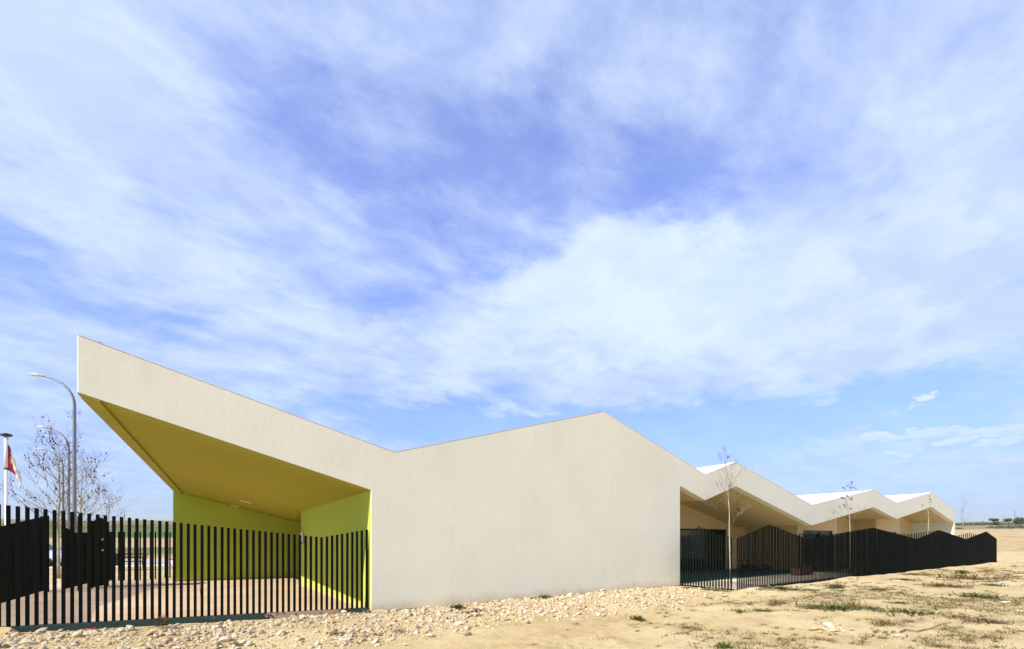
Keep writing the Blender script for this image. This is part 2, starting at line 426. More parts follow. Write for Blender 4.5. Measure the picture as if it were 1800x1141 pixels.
# ------------------------------------------------------------------ terrain
def bandfront(x):            # near edge of the rubble band
    return 7.35 + .5*(fbm(np.asarray(x)*.45, np.asarray(x)*0+3.3, 3)-.45)*2 + .05*np.maximum(np.asarray(x)-7, 0)
def height(x, y, fine=True):
    x = np.asarray(x, float); y = np.asarray(y, float)
    r = np.hypot(x, y); th = np.arctan2(y, x)
    fw = math.atan2(CA, SA)
    rgt = sst(fw+.35, fw-.45, th)
    zl = np.interp(r, [0, 45, 70, 140, 292, 420, 600, 1500, 6000], [0, -.05, -.1, 1.2, 7.6, 14.0, 8, -10, -60])
    zr = np.interp(r, [0, 60, 85, 227, 355, 600, 1500, 6000], [0, 0, .1, 5.6, 10.8, 6, -10, -60])
    z = zl*(1-rgt)+zr*rgt
    z = z + (fbm(x*.011, y*.011, 4, 5)-.47)*sst(70, 300, r)*5.0
    # ground climbs a little towards the left end of the fence
    z = z + .15*np.clip((3.0-x)/5.4, 0, 1.1)*sst(5, 9, y)*sst(24, 18, y)
    # rubble band along the fence and the wall
    bf = bandfront(x)
    band = sst(bf-.1, bf+.8, y)*sst(10.2, 9.6, y)*sst(-6, -4, x)*sst(13.6, 11.5, x)
    z = z + band*(.06+.06*fbm(x*1.1, y*1.1, 3, 9))
    # hollows scoured out under the foot of the wall
    hol = sst(3.3, 3.6, x)*sst(5.0, 4.4, x) + sst(7.6, 8.2, x)*sst(11.2, 10.4, x)
    z = z - (.03+.17*hol)*sst(9.75, 10.15, y)*sst(3.0, 3.3, x)*sst(13.7, 12.5, x)*sst(11, 10.4, y)
    # sand heaped against the right-hand fence
    hs = sst(6.6, 7.9, y)*sst(8.45, 8.1, y)*sst(13.2, 14.5, x)*sst(48, 44, x)
    z = z + hs*np.maximum(0, (fbm(x*.55, y*.5, 3, 21)-.42))*.28
    if fine:
        z = z + (fbm(x*.7, y*.7, 3, 31)-.45)*.07*sst(2, 5, r)*sst(200, 40, r)
        z = z + (fbm(x*3.1, y*3.1, 3, 41)-.45)*.045*sst(60, 20, r)
        clod = np.maximum(0, fbm(x*6.5, y*6.5, 3, 47)-.52)*sst(.40, .56, fbm(x*.5, y*.5, 2, 53))
        z = z + clod*.16*sst(30, 12, r)
        for off in (5.0, 6.45):     # wheel ruts along the track
            c_ = y-off-.12*(x-4)-.15*np.sin(x*.6)
            z = z - .035*np.exp(-(c_/.14)**2)*sst(26, 14, r) + .015*np.exp(-((np.abs(c_)-.26)/.1)**2)*sst(26, 14, r)
    # kept below the built floors
    inside = (x > -11.5)*(x < 3.4)*(y > 10.35)*(y < 23.5) + (x > 3.3)*(x < 44.3)*(y > 10.35)*(y < 27) + (x > 14.0)*(x < 44.7)*(y > 8.4)*(y < 12)
    z = np.where(inside, np.minimum(z, -.22), z)
    return z
def hz(x, y): return float(height(np.array([x]), np.array([y]))[0])

def build_ground():
    fw = math.atan2(CA, SA)
    ang = np.concatenate([np.linspace(-1.0, 1.0, 420), np.linspace(1.0, 2*math.pi-1.0, 60)[1:-1]]) + fw
    rad = [0.4]
    while rad[-1] < 5000:
        rad.append(rad[-1]*(1.03 if rad[-1] < 5 else (1.0072 if rad[-1] < 40 else 1.02)))
    rad = np.array(rad); na, nr = len(ang), len(rad)
    A, Rr = np.meshgrid(ang, rad)
    x = (Rr*np.cos(A)).ravel(); y = (Rr*np.sin(A)).ravel(); z = height(x, y)
    # colours of fields and soils
    r = np.hypot(x, y); th = np.arctan2(y, x); lat = x*CA - y*SA; dep = x*SA + y*CA
    wob = (fbm(x*.02, y*.02, 3, 77)-.45)
    left = np.empty((len(x), 3)); 
    def band(c, d0, d1, s=1.0): return sst(d0-s, d0+s, c)*sst(d1+s, d1-s, c)
    dd = r*(1+.10*wob) + (lat+20)*.05
    tan = np.array((.47, .35, .19)); olive = np.array((.15, .155, .045)); green = np.array((.075, .135, .035)); brown = np.array((.23, .17, .09))
    base = np.tile(np.array((.62, .49, .255)), (len(x), 1))
    def lay(col, m): 
        nonlocal base
        base = base*(1-m[:, None]) + np.array(col)[None, :]*m[:, None]
    isl = sst(fw-.05, fw+.12, th)
    lay((.27, .21, .11), band(dd, 48, 92, 3)*isl); lay(olive, band(dd, 62, 84, 3)*isl); lay((.10, .12, .035), band(dd, 84, 90, 2)*isl)
    lay(tan, band(dd, 91, 150, 3)*isl); lay(green, band(dd, 150, 262, 4)*isl); lay(brown, sst(258, 266, dd)*isl)
    isr = 1-isl
    lay((.50, .37, .19), sst(70, 90, r)*isr)
    e = r*(1+.25*wob)
    lay((.25, .22, .135), sst(205, 228, e)*isr); lay((.46, .37, .24), band(e, 196, 210, 5)*isr)
    lay((.15, .155, .09), sst(300, 330, e)*isr)
    # nearer soil: redder track, pale sand along the right fence, dry-grass brown
    trk = np.exp(-((y-6.2-.12*(x-4))/.75)**2)*sst(-1, 3, x)*sst(10, 6, x)
    lay((.38, .235, .105), trk*.6)
    lay((.76, .62, .40), sst(7.0, 7.7, y)*sst(9, 8.4, y)*sst(13, 14.5, x)*sst(47, 44, x)*.8)
    g = sst(.46, .60, fbm(x*.55, y*1.3, 4, 88))*sst(6, 12, x)*sst(70, 40, r)*sst(8.0, 7.0, y)
    lay((.20, .165, .075), g*.8)
    v = np.stack([x, y, z], 1)
    i = np.arange(nr-1)[:, None]*na; j = np.arange(na)[None, :]; j2 = (j+1) % na
    f = np.stack([i+j, i+na+j, i+na+j2, i+j2], -1).reshape(-1, 4)
    f = f[:, ::-1]
    me = bpy.data.meshes.new('ground')
    me.vertices.add(len(v)); me.vertices.foreach_set('co', v.ravel())
    me.loops.add(f.size); me.loops.foreach_set('vertex_index', f.ravel().astype(np.int32))
    me.polygons.add(len(f)); me.polygons.foreach_set('loop_start', np.arange(0, f.size, 4, dtype=np.int32)); me.polygons.foreach_set('loop_total', np.full(len(f), 4, np.int32))
    me.polygons.foreach_set('use_smooth', np.ones(len(f), bool))
    me.update(calc_edges=True); me.validate()
    c = me.color_attributes.new('field', 'FLOAT_COLOR', 'POINT')
    c.data.foreach_set('color', np.concatenate([base, np.ones((len(x), 1))], 1).astype(np.float32).ravel())
    a = me.attributes.new('far', 'FLOAT', 'POINT'); a.data.foreach_set('value', sst(45, 75, r).astype(np.float32))
    me.materials.append(M['ground'])
    o = link('ground', me); tag(o, kind='structure')
    return o
build_ground()

# ------------------------------------------------------------------ patio, yard and road
def pz(x, y=0): return .15*min(max((3.0-x)/5.4, 0), 1.05) + .012
def build_patio():
    pat = link('patio_pavement', None, None, (-4, 15, 0)); tag(pat, kind='structure')
    y = 10.36; widths = [1.35, 1.5, 1.5, 1.6, 1.6, 1.7, 1.7]
    for w in widths:
        xs = [-11, -7.2, -3.3, .1, 3.3]
        for k in range(4):
            mb = MB(); g = .006
            x0, x1 = xs[k]+g, xs[k+1]-g; y0, y1 = y+g, y+w-g
            mb.prism_z([(x0, y0), (x1, y0), (x1, y1), (x0, y1)], lambda a, b: pz(a)-.12, lambda a, b: pz(a))
            mb.build('slab', M['patio'], pat)
        y += w
    mb = MB(); mb.prism_z([(-11, 10.35), (3.3, 10.35), (3.3, y), (-11, y)], lambda a, b: pz(a)-.2, lambda a, b: pz(a)-.02)
    mb.build('joint_bed', M['plinth'], pat)
build_patio()
def build_yard():
    yd = link('yard_pavement', None, None, (29, 9, 0)); tag(yd, kind='structure')
    k = 0; y = 8.36
    for w in (.5, .5, .55, .6):
        x = 14.05
        while x < 44.6:
            x1 = min(x+2.4, 44.65)
            mb = MB(); mb.box(x+.004, x1-.004, y+.004, y+w-.004, -.1, .03+.004*((k*7) % 3)); mb.build('slab', M['paving'], yd); x = x1; k += 1
        y += w
    mb = MB(); mb.box(13.95, 44.3, y, 14.2, -.1, .028); mb.build('play_floor', M['rubber'], yd)
    mb = MB(); mb.box(14.0, 44.68, 8.35, y, -.2, .012); mb.build('joint_bed', M['plinth'], yd)
build_yard()
def strip(name, p, q, w, z0, mat, n=60, lift=.03):
    """a sheet following the ground from p to q"""
    p = Vector((*p, 0)); q = Vector((*q, 0)); t = (q-p).normalized(); s = Vector((-t.y, t.x, 0))
    mb = MB(); prev = None
    for k in range(n+1):
        c = p.lerp(q, k/n); a = c - s*w/2; b = c + s*w/2
        za = max(hz(a.x, a.y), hz(b.x, b.y), hz(c.x, c.y))+lift
        cur = ((a.x, a.y, za), (b.x, b.y, za))
        if prev:
            mb.quad(prev[0], cur[0], cur[1], prev[1])
            mb.quad((prev[0][0], prev[0][1], prev[0][2]-.3), (cur[0][0], cur[0][1], cur[0][2]-.3), cur[0], prev[0])
            mb.quad(prev[1], cur[1], (cur[1][0], cur[1][1], cur[1][2]-.3), (prev[1][0], prev[1][1], prev[1][2]-.3))
        prev = cur
    return tag(mb.build(name, mat), kind='structure')
A_ = gp(-150, 994); B_ = gp(420, 989)
strip('road', (A_.x-15, A_.y+2), (B_.x+14, B_.y+4), 7.0, 0, M['road'])
A_ = gp(-150, 1006); B_ = gp(420, 1000)
strip('pavement', (A_.x-10, A_.y+1), (B_.x+10, B_.y+3), 1.8, 0, M['paving'], lift=.13)

# ------------------------------------------------------------------ the building
FY = 10.27
TOP = [(-1.6, 4.90), (3.70, 3.54), (10.2, 5.43), (15.26, 3.91), (17.2, 4.54), (23.3, 3.13), (30.2, 4.22), (33.5, 3.66), (39.5, 4.58), (44.4, 3.60)]
TH = .93
def ctop(x): return float(np.interp(x, [p[0] for p in TOP], [p[1] for p in TOP]))
def cbot(x): return ctop(x)-TH
bld = thing('nursery_building', 'long low cream-rendered building with zigzag roofline and a lime green entrance canopy', 'building', (20, 16, 0))
# front wall and fascia, one folded sheet of render
poly = [(-1.6, 3.97), (3.17, 2.66), (3.17, 0.0), (13.82, 0.0), (13.82, cbot(13.82))]
poly += [(x, z-TH) for x, z in TOP[3:-1]] + [(44.15, cbot(44.15)), (44.15, -.05), (44.4, -.05)]
poly += [(x, z) for x, z in reversed(TOP)]
def tri_bevel(o, w=.012):
    bm = bmesh.new(); bm.from_mesh(o.data); bmesh.ops.triangulate(bm, faces=[f for f in bm.faces if len(f.verts) > 4]); bm.to_mesh(o.data); bm.free()
def front_wall():
    mb = MB(); mb.prism_y(poly, FY, FY+.30)
    o = mb.build('front_wall', M['cream'], bld)
    md = o.modifiers.new('edge', 'BEVEL'); md.width = .012; md.segments = 2; md.limit_method = 'ANGLE'; md.angle_limit = R(50)
front_wall()
mb = MB(); mb.box(3.35, 13.75, FY+.07, FY+.3, -.5, -.003); mb.build('plinth', M['plinth'], bld)
mb = MB(); mb.box(2.95, 3.34, FY+.03, FY+.25, -.3, -.004); mb.build('brick_footing', M['brick'], bld)
# roof facets, each a sheet of its own, set just below the top of the fascia
for k in range(1, len(TOP)-1):
    (x0, z0), (x1, z1) = TOP[k], TOP[k+1]
    mb = MB(); d = .015
    mb.prism_y([(x0, z0-d-.12), (x1, z1-d-.12), (x1, z1-d), (x0, z0-d)], FY+.302, 26.0)
    mb.build('roof_facet', M['roof'], bld)
# canopy
T0 = Vector((-1.6, FY+.006, 3.964)); T1 = Vector((3.17, FY+.006, 2.654))
Lc = Vector((-.66, 20.1, 3.26)); Cc = Vector((3.3, 20.95, 2.32)); Wc = Vector((2.97, 17.35, 2.54))
Bc = Lc.lerp(Cc, .79)
mb = MB()
mb.prism_z([(-1.6, FY+.302), (3.70, FY+.302), (3.70, 26), (-.1, 26)], lambda x, y: ctop(x)-.13, lambda x, y: ctop(x)-.015)
mb.build('canopy_roof', M['roof'], bld)
def canopy():
    n, m = 16, 16
    mb = MB(); grid = []
    back = [Lc.lerp(Bc, min(1, u/.85)) if u <= .85 else Bc.lerp(Wc, (u-.85)/.15) for u in [k/n for k in range(n+1)]]
    for j in range(m+1):
        row = []
        for k in range(n+1): row.append(T0.lerp(T1, k/n).lerp(back[k], j/m))
        grid.append(row)
    for j in range(m):
        for k in range(n):
            mb.quad(grid[j][k], grid[j+1][k], grid[j+1][k+1], grid[j][k+1])
    s = mb.build('soffit', M['olive'], bld)
    mb = MB(); W2 = Vector((6.5, 17.35, 2.75)); C2 = Vector((6.5, 21.6, 2.4))
    mb.tri(Bc, Cc, Wc); mb.quad(Wc, Cc, C2, W2)
    mb.build('passage_soffit', M['olive'], bld)
    # edge beam hanging a little below the soffit along the open left end
    mb = MB()
    a0 = Vector((-1.6, FY+.008, 3.958)); a1 = Lc.copy()
    inn = Vector((.26, 0, -.06))
    for k in range(12):
        p = a0.lerp(a1, k/12); q = a0.lerp(a1, (k+1)/12); dn = Vector((0, 0, -.004))
        w0 = Vector((.28, 0, -.11)); up = Vector((0, 0, .09))
        mb.quad(p+dn, q+dn, q+w0+dn, p+w0+dn); mb.quad(p+w0+dn, q+w0+dn, q+w0+up, p+w0+up)
    w0 = Vector((.28, 0, -.11)); mb.quad(a0, a0+w0, a0+w0+Vector((0, 0, .09)), a0+Vector((.02, 0, .0)))
    mb.build('edge_beam', M['olive'], bld)
    mb = MB()
    b0 = Vector((-1.6, FY+.301, 4.885)); b1 = Vector((-.66, 20.1, ctop(-.66)-.015)); dn = Vector((0, 0, -.004)); a0 = Vector((-1.6, FY+.301, 3.958))
    mb.quad(a0+dn, b0, b1, a1+dn)
    b2 = Vector((-.1, 26, ctop(-.1)-.015)); a2 = Vector((-.1, 26, 2.8)); mb.quad(a1+dn, b1, b2, a2)
    mb.build('canopy_end', M['cream'], bld)
    # recessed bar lamps and a detector in the soffit
    def on(u, v): return T0.lerp(T1, u).lerp(back[int(round(u*n))], v)
    for px, py, w in ((432, 881, .34), (412.5, 888.5, .26)):
        # walk along the sight line to where it meets the soffit
        dpt = 9.0
        while dpt < 22:
            p = ray(px, py, dpt); v = (p.y-T0.y)/(20.3-T0.y)
            xl = T0.x+(Lc.x-T0.x)*v; xr = T1.x+(Wc.x-T1.x)*v; u = (p.x-xl)/(xr-xl)
            zl = T0.z+(Lc.z-T0.z)*v; zr = T1.z+(2.44-T1.z)*v
            if p.z > zl+(zr-zl)*u: break
            dpt += .05
        lm = MB(); lm.box(p.x-w/2, p.x+w/2, p.y-.07, p.y+.07, -.035, .03)
        lm.v = [(x, y, p.z+z-(x-p.x)*.255) for x, y, z in lm.v]
        lm.build('ceiling_lamp', M['lampw'], s, off=wloc(bld))
    p = ray(545, 879.5, 14.1); lm = MB(); lm.box(p.x-.09, p.x+.09, p.y-.09, p.y+.09, p.z-.03, p.z+.06); lm.build('detector', M['dull'], s, off=wloc(bld))
canopy()
# green walls of the entrance
mb = MB(); mb.prism_z([(3.165, FY+.012), (3.3, FY+.012), (6.0, FY+.32), (6.0, 17.35), (2.97, 17.35)], -.1, lambda x, y: 2.645 if y < 11 else 2.70); mb.build('green_side_wall', M['green'], bld)
mb = MB()
def bwz(x, y): return 3.245 + (2.31-3.245)*(x+.66)/3.96 if x < 3.3 else 2.31
mb.prism_z([(-.66, 20.1), (3.3, 20.95), (6.5, 21.64), (6.5, 22.0), (-.66, 20.5)], -.1, bwz); mb.build('green_back_wall', M['green'], bld)
mb = MB(); mb.box(6.0, 6.3, FY+.31, 22, -.1, 3.0); mb.build('inner_wall', M['cream'], bld)
# right-hand recesses
def soff():
    for k in range(3, len(TOP)-1):
        (x0, z0), (x1, z1) = TOP[k], TOP[k+1]
        if k == len(TOP)-2: x1, z1 = 44.15, ctop(44.15)
        d = TH-.02
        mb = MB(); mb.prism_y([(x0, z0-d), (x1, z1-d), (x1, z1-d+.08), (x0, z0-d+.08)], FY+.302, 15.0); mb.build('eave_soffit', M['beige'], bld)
    x0, x1 = 13.82, TOP[3][0]; d = TH-.02
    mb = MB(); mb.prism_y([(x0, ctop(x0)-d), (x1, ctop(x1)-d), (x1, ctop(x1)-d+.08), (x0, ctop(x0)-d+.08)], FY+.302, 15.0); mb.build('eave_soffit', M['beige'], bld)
soff()
def wall_x(y, x0, x1, holes=(), th=.25, name='recess_wall'):
    xs = sorted({x0, x1} | {p[0] for p in TOP if x0 < p[0] < x1})
    bot = [(x0, -.05)]
    for a, b, zt in holes: bot += [(a, -.05), (a, zt), (b, zt), (b, -.05)]
    bot.append((x1, -.05))
    mb = MB(); mb.prism_y(bot+[(x, cbot(x)+.05) for x in reversed(xs)], y, y+th)
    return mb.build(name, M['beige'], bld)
def wall_y(x, y0, y1, th=.25, name='recess_side_wall', zx=None):
    mb = MB(); mb.box(x, x+th, y0, y1, -.05, cbot(zx if zx else x)+.06); return mb.build(name, M['cream' if name == 'end_wall' else 'beige'], bld)
wall_x(14.0, 13.85, 24.65, [(18.3, 22.6, 2.08)])
wall_y(24.4, 11.401, 13.998, zx=24.2)
wall_x(11.4, 24.652, 28.7, [(24.95, 28.2, 2.02)])
wall_y(28.45, 11.652, 12.598)
wall_x(12.6, 28.45, 33.9)
wall_y(33.9, 11.402, 12.85)
wall_x(11.4, 34.152, 37.7, [(34.5, 37.2, 2.02)])
wall_y(37.45, 11.652, 12.598)
wall_x(12.6, 37.45, 44.14)
wall_y(44.13, FY+.303, 26, th=.26, name='end_wall', zx=44.4)
wall_y(13.57, FY+.303, 14, name='wall_return', zx=13.6)
mb = MB(); mb.box(-.1, 44.4, 25.8, 26.05, -.1, 3.0); mb.build('rear_wall', M['cream'], bld)
def window(y, x0, x1, zt, splits, blinds):
    w = MB(); f = .07
    w.box(x0, x0+f, y+.05, y+.13, .02, zt); w.box(x1-f, x1, y+.05, y+.13, .02, zt); w.box(x0+f, x1-f, y+.05, y+.13, zt-f, zt); w.box(x0+f, x1-f, y+.05, y+.13, .02, .09)
    for s in splits: w.box(s-.05, s+.05, y+.052, y+.128, .09, zt-f)
    wi = w.build('window', M['frame'], bld)
    ed = [x0+f]+list(splits)+[x1-f]
    for a, b in zip(ed[:-1], ed[1:]):
        g = MB(); g.box(a+.03, b-.03, y+.085, y+.095, .09, zt-f); g.build('pane', M['glass'], wi, off=wloc(bld))
    for a, b, z in blinds:
        g = MB(); g.box(a, b, y+.19, y+.2, z, zt-.02); g.build('blind', M['blind'], wi, off=wloc(bld))
    r = MB(); r.box(x0-.5, x1+.5, y+.27, y+1.4, .0, zt+.1)
    r.f = [f_ for k, f_ in enumerate(r.f) if k != 2]; r.m = r.m[:len(r.f)]
    r.build('room_interior', M['room'], wi, off=wloc(bld))
window(14.0, 18.3, 22.6, 2.08, [21.2], [(18.4, 21.1, .62)])
window(11.4, 24.95, 28.2, 2.02, [26.9], [(25.05, 26.8, 1.2)])
window(11.4, 34.5, 37.2, 2.02, [35.9], [(34.6, 35.8, 1.0)])
def detail():
    # recessed lamp in the second eave
    p = ray(1300, 896, 20.2); mb = MB(); mb.lathe([(.09, -.03), (.1, -.01), (.1, .05)], (p.x, p.y, p.z), 14); mb.build('eave_lamp', M['dull'], bld)
    # loop of cable and an anchor on the fascia tops
    mb = MB(); pts = [(-1.40+.13*k/10, FY+.12, ctop(-1.40+.13*k/10)+.005+.045*math.sin(math.pi*k/10)**.7) for k in range(11)]
    mb.tube(pts, .007, 5); mb.build('cable_loop', M['steel'], bld)
    mb = MB(); mb.tube([(10.12, FY+.15, 5.40), (10.12, FY+.15, 5.475)], .012, 6); mb.build('roof_anchor', M['steel'], bld)
    for k in range(len(TOP)-1):
        (x0, z0), (x1, z1) = TOP[k], TOP[k+1]; n = max(1, int((x1-x0)/2.0+.5))
        for q in range(n):
            a = x0+(x1-x0)*q/n+.003; b = x0+(x1-x0)*(q+1)/n-.003; za, zb_ = ctop(a), ctop(b)
            mb = MB(); mb.prism_y([(a, za+.003), (b, zb_+.003), (b, zb_+.012), (a, za+.012)], FY-.003, FY+.31); mb.build('coping', M['coping'], bld)
detail()
def wall_sign():
    s = thing('wall_sign', 'small white plaque with a blue lower panel on the green entrance wall corner', 'sign', (2.975, 17.05, 1.6))
    x = 2.93
    mb = MB(); mb.box(x, x+.028, 16.88, 17.28, 1.38, 1.80); mb.build('plate', M['pole'], s)
    b = simple('blue_print', (.03, .06, .25), .5, .4); g = simple('grey_print', (.35, .36, .4), .5, .4)
    mb = MB(); mb.box(x-.004, x-.001, 16.92, 17.24, 1.42, 1.52); mb.build('blue_panel', b, s)
    for k in range(3):
        mb = MB(); mb.box(x-.004, x-.001, 16.93, 17.22-.05*k, 1.70-.05*k, 1.72-.05*k); mb.build('printed_line', g, s)
wall_sign()

# ------------------------------------------------------------------ fences
def unit_slat(w, d):
    mb = MB(); b = .004; x, y = w/2, d/2
    ring = [(-x+b, -y), (x-b, -y), (x, -y+b), (x, y-b), (x-b, y), (-x+b, y), (-x, y-b), (-x, -y+b)]
    mb.prism_z(ring, 0, 1); return mb.mesh('slat', M['slat'])
SLAT = unit_slat(.046, .024)
BAR = unit_slat(.047, .034)
PICK = unit_slat(.05, .05)
def fence(name, label, p0, p1, tops, zb, spacing=.104, rail=None, mesh=None, jitter=.004, group=None, start=0.0):
    """slat fence from p0 to p1; tops = [(distance, z)], zb(x,y) = foot of the slats"""
    p0 = Vector((*p0, 0)); p1 = Vector((*p1, 0)); d = p1-p0; L = d.length; t = d/L
    root = thing(name, label, 'fence', (p0.x, p0.y, zb(p0.x, p0.y)), group)
    rz = math.atan2(t.y, t.x); n = int((L-start)/spacing+.5)
    for k in range(n+1):
        s = start+k*spacing
        if s > L+.01: break
        p = p0+t*s; b = zb(p.x, p.y); h = float(np.interp(s, [q[0] for q in tops], [q[1] for q in tops]))
        o = link('slat', mesh or SLAT, root, (p.x-p0.x, p.y-p0.y, b-root.location.z))
        o.scale = (1, 1, h-b); o.rotation_euler = (random.uniform(-1, 1)*jitter*.5, random.uniform(-1, 1)*jitter*.5, rz+random.uniform(-.03, .03))
    if rail:
        w, hgt, mat, nm = rail
        mb = MB(); sd = Vector((-t.y, t.x, 0)); m = max(2, int(L/.5))
        for k in range(m):
            a = p0+d*(k/m); c = p0+d*((k+1)/m)
            za, zc = zb(a.x, a.y), zb(c.x, c.y)
            P = [a-sd*w/2, c-sd*w/2, c+sd*w/2, a+sd*w/2]; Z = [za, zc, zc, za]
            bt = [Vector((q.x, q.y, z-hgt)) for q, z in zip(P, Z)]; tp = [Vector((q.x, q.y, z)) for q, z in zip(P, Z)]
            mb.quad(*tp); mb.quad(bt[0], bt[1], tp[1], tp[0]); mb.quad(bt[2], bt[3], tp[3], tp[2])
            if k == 0: mb.quad(bt[3], bt[0], tp[0], tp[3])
            if k == m-1: mb.quad(bt[1], bt[2], tp[2], tp[1])
        mb.build(nm, mat, root)
    return root
LY = FY+.10
def lfz(x, y): return float(np.interp(x, [-4.5, -2.4, 3.17], [.29, .245, .085]))
x_first = -2.405-12*.104
fence('slat_fence', 'tall dark green slat fence on a chipped kerb in front of the lime green entrance', (x_first, LY), (3.13, LY),
      [(0, 1.97), (12*.104-.5, 2.17), (12*.104, 2.115), (12*.104+44*.104, 1.63), (12*.104+53*.104, 1.80)], lfz, rail=(.13, .30, M['kerb'], 'kerb'), mesh=BAR)
sx = -3.72
fence('slat_fence', 'dense dark green side fence at the left edge, seen almost end on', (sx-.05, 10.6), (-3.5, 18.15),
      [(0, 1.9), (2.5, 1.65), (5.4, 1.98), (7.55, 2.23)], lambda x, y: pz(x), rail=(.05, .05, M['slat'], 'base_rail'), mesh=BAR)
# entrance gate pieces beyond the patio
g0 = gp(84, 1041.6, .15); g1 = gp(150, 1039.6, .15)
fence('picket_fence', 'short row of widely spaced dark pickets beside the open gate', (g0.x, g0.y), (g1.x, g1.y), [(0, 2.22), (9, 2.22)], lambda x, y: pz(x), spacing=.335, mesh=PICK)
c0 = gp(112, 1037, .15); c1 = gp(152, 1027, .15)
fence('slat_fence', 'dark fence panel behind the widely spaced pickets near the gate', (c0.x, c0.y), (c1.x, c1.y), [(0, 1.95), (.9, 1.78), (2, 1.8), (4, 2.0)], lambda x, y: pz(x), spacing=.104, mesh=BAR)
f0 = gp(189, 1020.5, .1); f1 = gp(303, 1013.5, .1)
fence('picket_fence', 'thin dark pickets of the far boundary between the gate and the green wall', (f0.x, f0.y), (f1.x, f1.y), [(0, 1.86), (9, 1.86)], lambda x, y: max(hz(x, y), .05), spacing=.165)
h0 = gp(187, 1026, .1); h1 = gp(196, 1019, .1)
fence('slat_fence', 'narrow dark fence return linking the gate to the far pickets', (h0.x, h0.y), (h1.x, h1.y), [(0, 1.8), (3, 1.9)], lambda x, y: .08, spacing=.104, mesh=BAR)
def gate():
    a = gp(161, 1036.5, .12); b = gp(189, 1031, .12)
    d = Vector((b.x-a.x, b.y-a.y, 0)); L = d.length; t = d/L; sd = Vector((-t.y, t.x, 0))
    g = thing('gate_leaf', 'open dark metal gate leaf with two white latch plates', 'gate', (a.x, a.y, .12))
    zt = lambda s: 2.08+.17*(1-abs(s/L-.55)/.55)
    n = 10
    for k in range(n):
        s0, s1 = L*k/n+.004, L*(k+1)/n-.004; mb = MB()
        P = [a+t*s0-sd*.015, a+t*s1-sd*.015, a+t*s1+sd*.015, a+t*s0+sd*.015]
        mb.v = [(p.x, p.y, .18) for p in P]+[(p.x, p.y, zt(s)) for p, s in zip(P, (s0, s1, s1, s0))]
        mb.f = [(0,3,2,1),(4,5,6,7),(0,1,5,4),(1,2,6,5),(2,3,7,6),(3,0,4,7)]; mb.m = [0]*6
        mb.build('board', M['slat'], g)
    for s in (.0, L):
        p = a+t*s; mb = MB(); mb.tube([(p.x, p.y, .12), (p.x, p.y, 2.12)], .035, 8); mb.build('post', M['slat'], g)
    for py in (948.5, 967.5):
        p = a+t*L*.62-sd*.03; dep = p.x*SA+p.y*CA; z = CAMZ+(HY-py)/FPX*dep
        q = p-t*.05; r_ = p+t*.05; mb = MB()
        mb.tube([(q.x, q.y, z), (r_.x, r_.y, z+.01)], .03, 8); mb.build('latch_plate', M['pole'], g)
gate()
# right-hand fence round the play yards
RX0, RX1, RY = 13.93, 44.8, 8.27
rz_ = lambda x, y: .012
RT = [(13.93, 1.62), (15.8, 2.07), (18.4, 1.60), (24.3, 2.08), (29.6, 1.59), (32.9, 2.07), (37.8, 1.58), (42.2, 2.07), (44.8, 1.58)]
RL = (.07, .10, M['slat'], 'base_rail')
fence('slat_fence', 'long dark green zigzag-topped fence running along the sandy ground on the right', (RX0, RY), (RX1, RY), [(x-RX0, z) for x, z in RT], rz_, rail=RL)
fence('slat_fence', 'short dark fence return between the cream wall and the near yard corner', (13.88, FY-.06), (13.88, RY+.1),
      [(0, 1.6), (.62, 2.03), (1.35, 1.72), (2, 1.62)], rz_, rail=RL)
fence('slat_fence', 'dark fence return closing the far right end of the yards', (RX1, RY+.1), (RX1, 10.9), [(0, 1.6), (1.3, 2.02), (2.6, 1.6)], rz_, rail=RL)
fence('slat_fence', 'dark divider fence at the second fence peak, between the first two yards', (24.36, RY+.1), (24.36, 11.35), [(0, 2.05), (1.4, 1.72), (3.2, 1.9)], rz_)
fence('slat_fence', 'dark divider fence at the third fence peak, between the last two yards', (32.9, RY+.1), (32.9, 11.38), [(0, 2.03), (1.2, 1.85), (3.2, 2.0)], rz_)

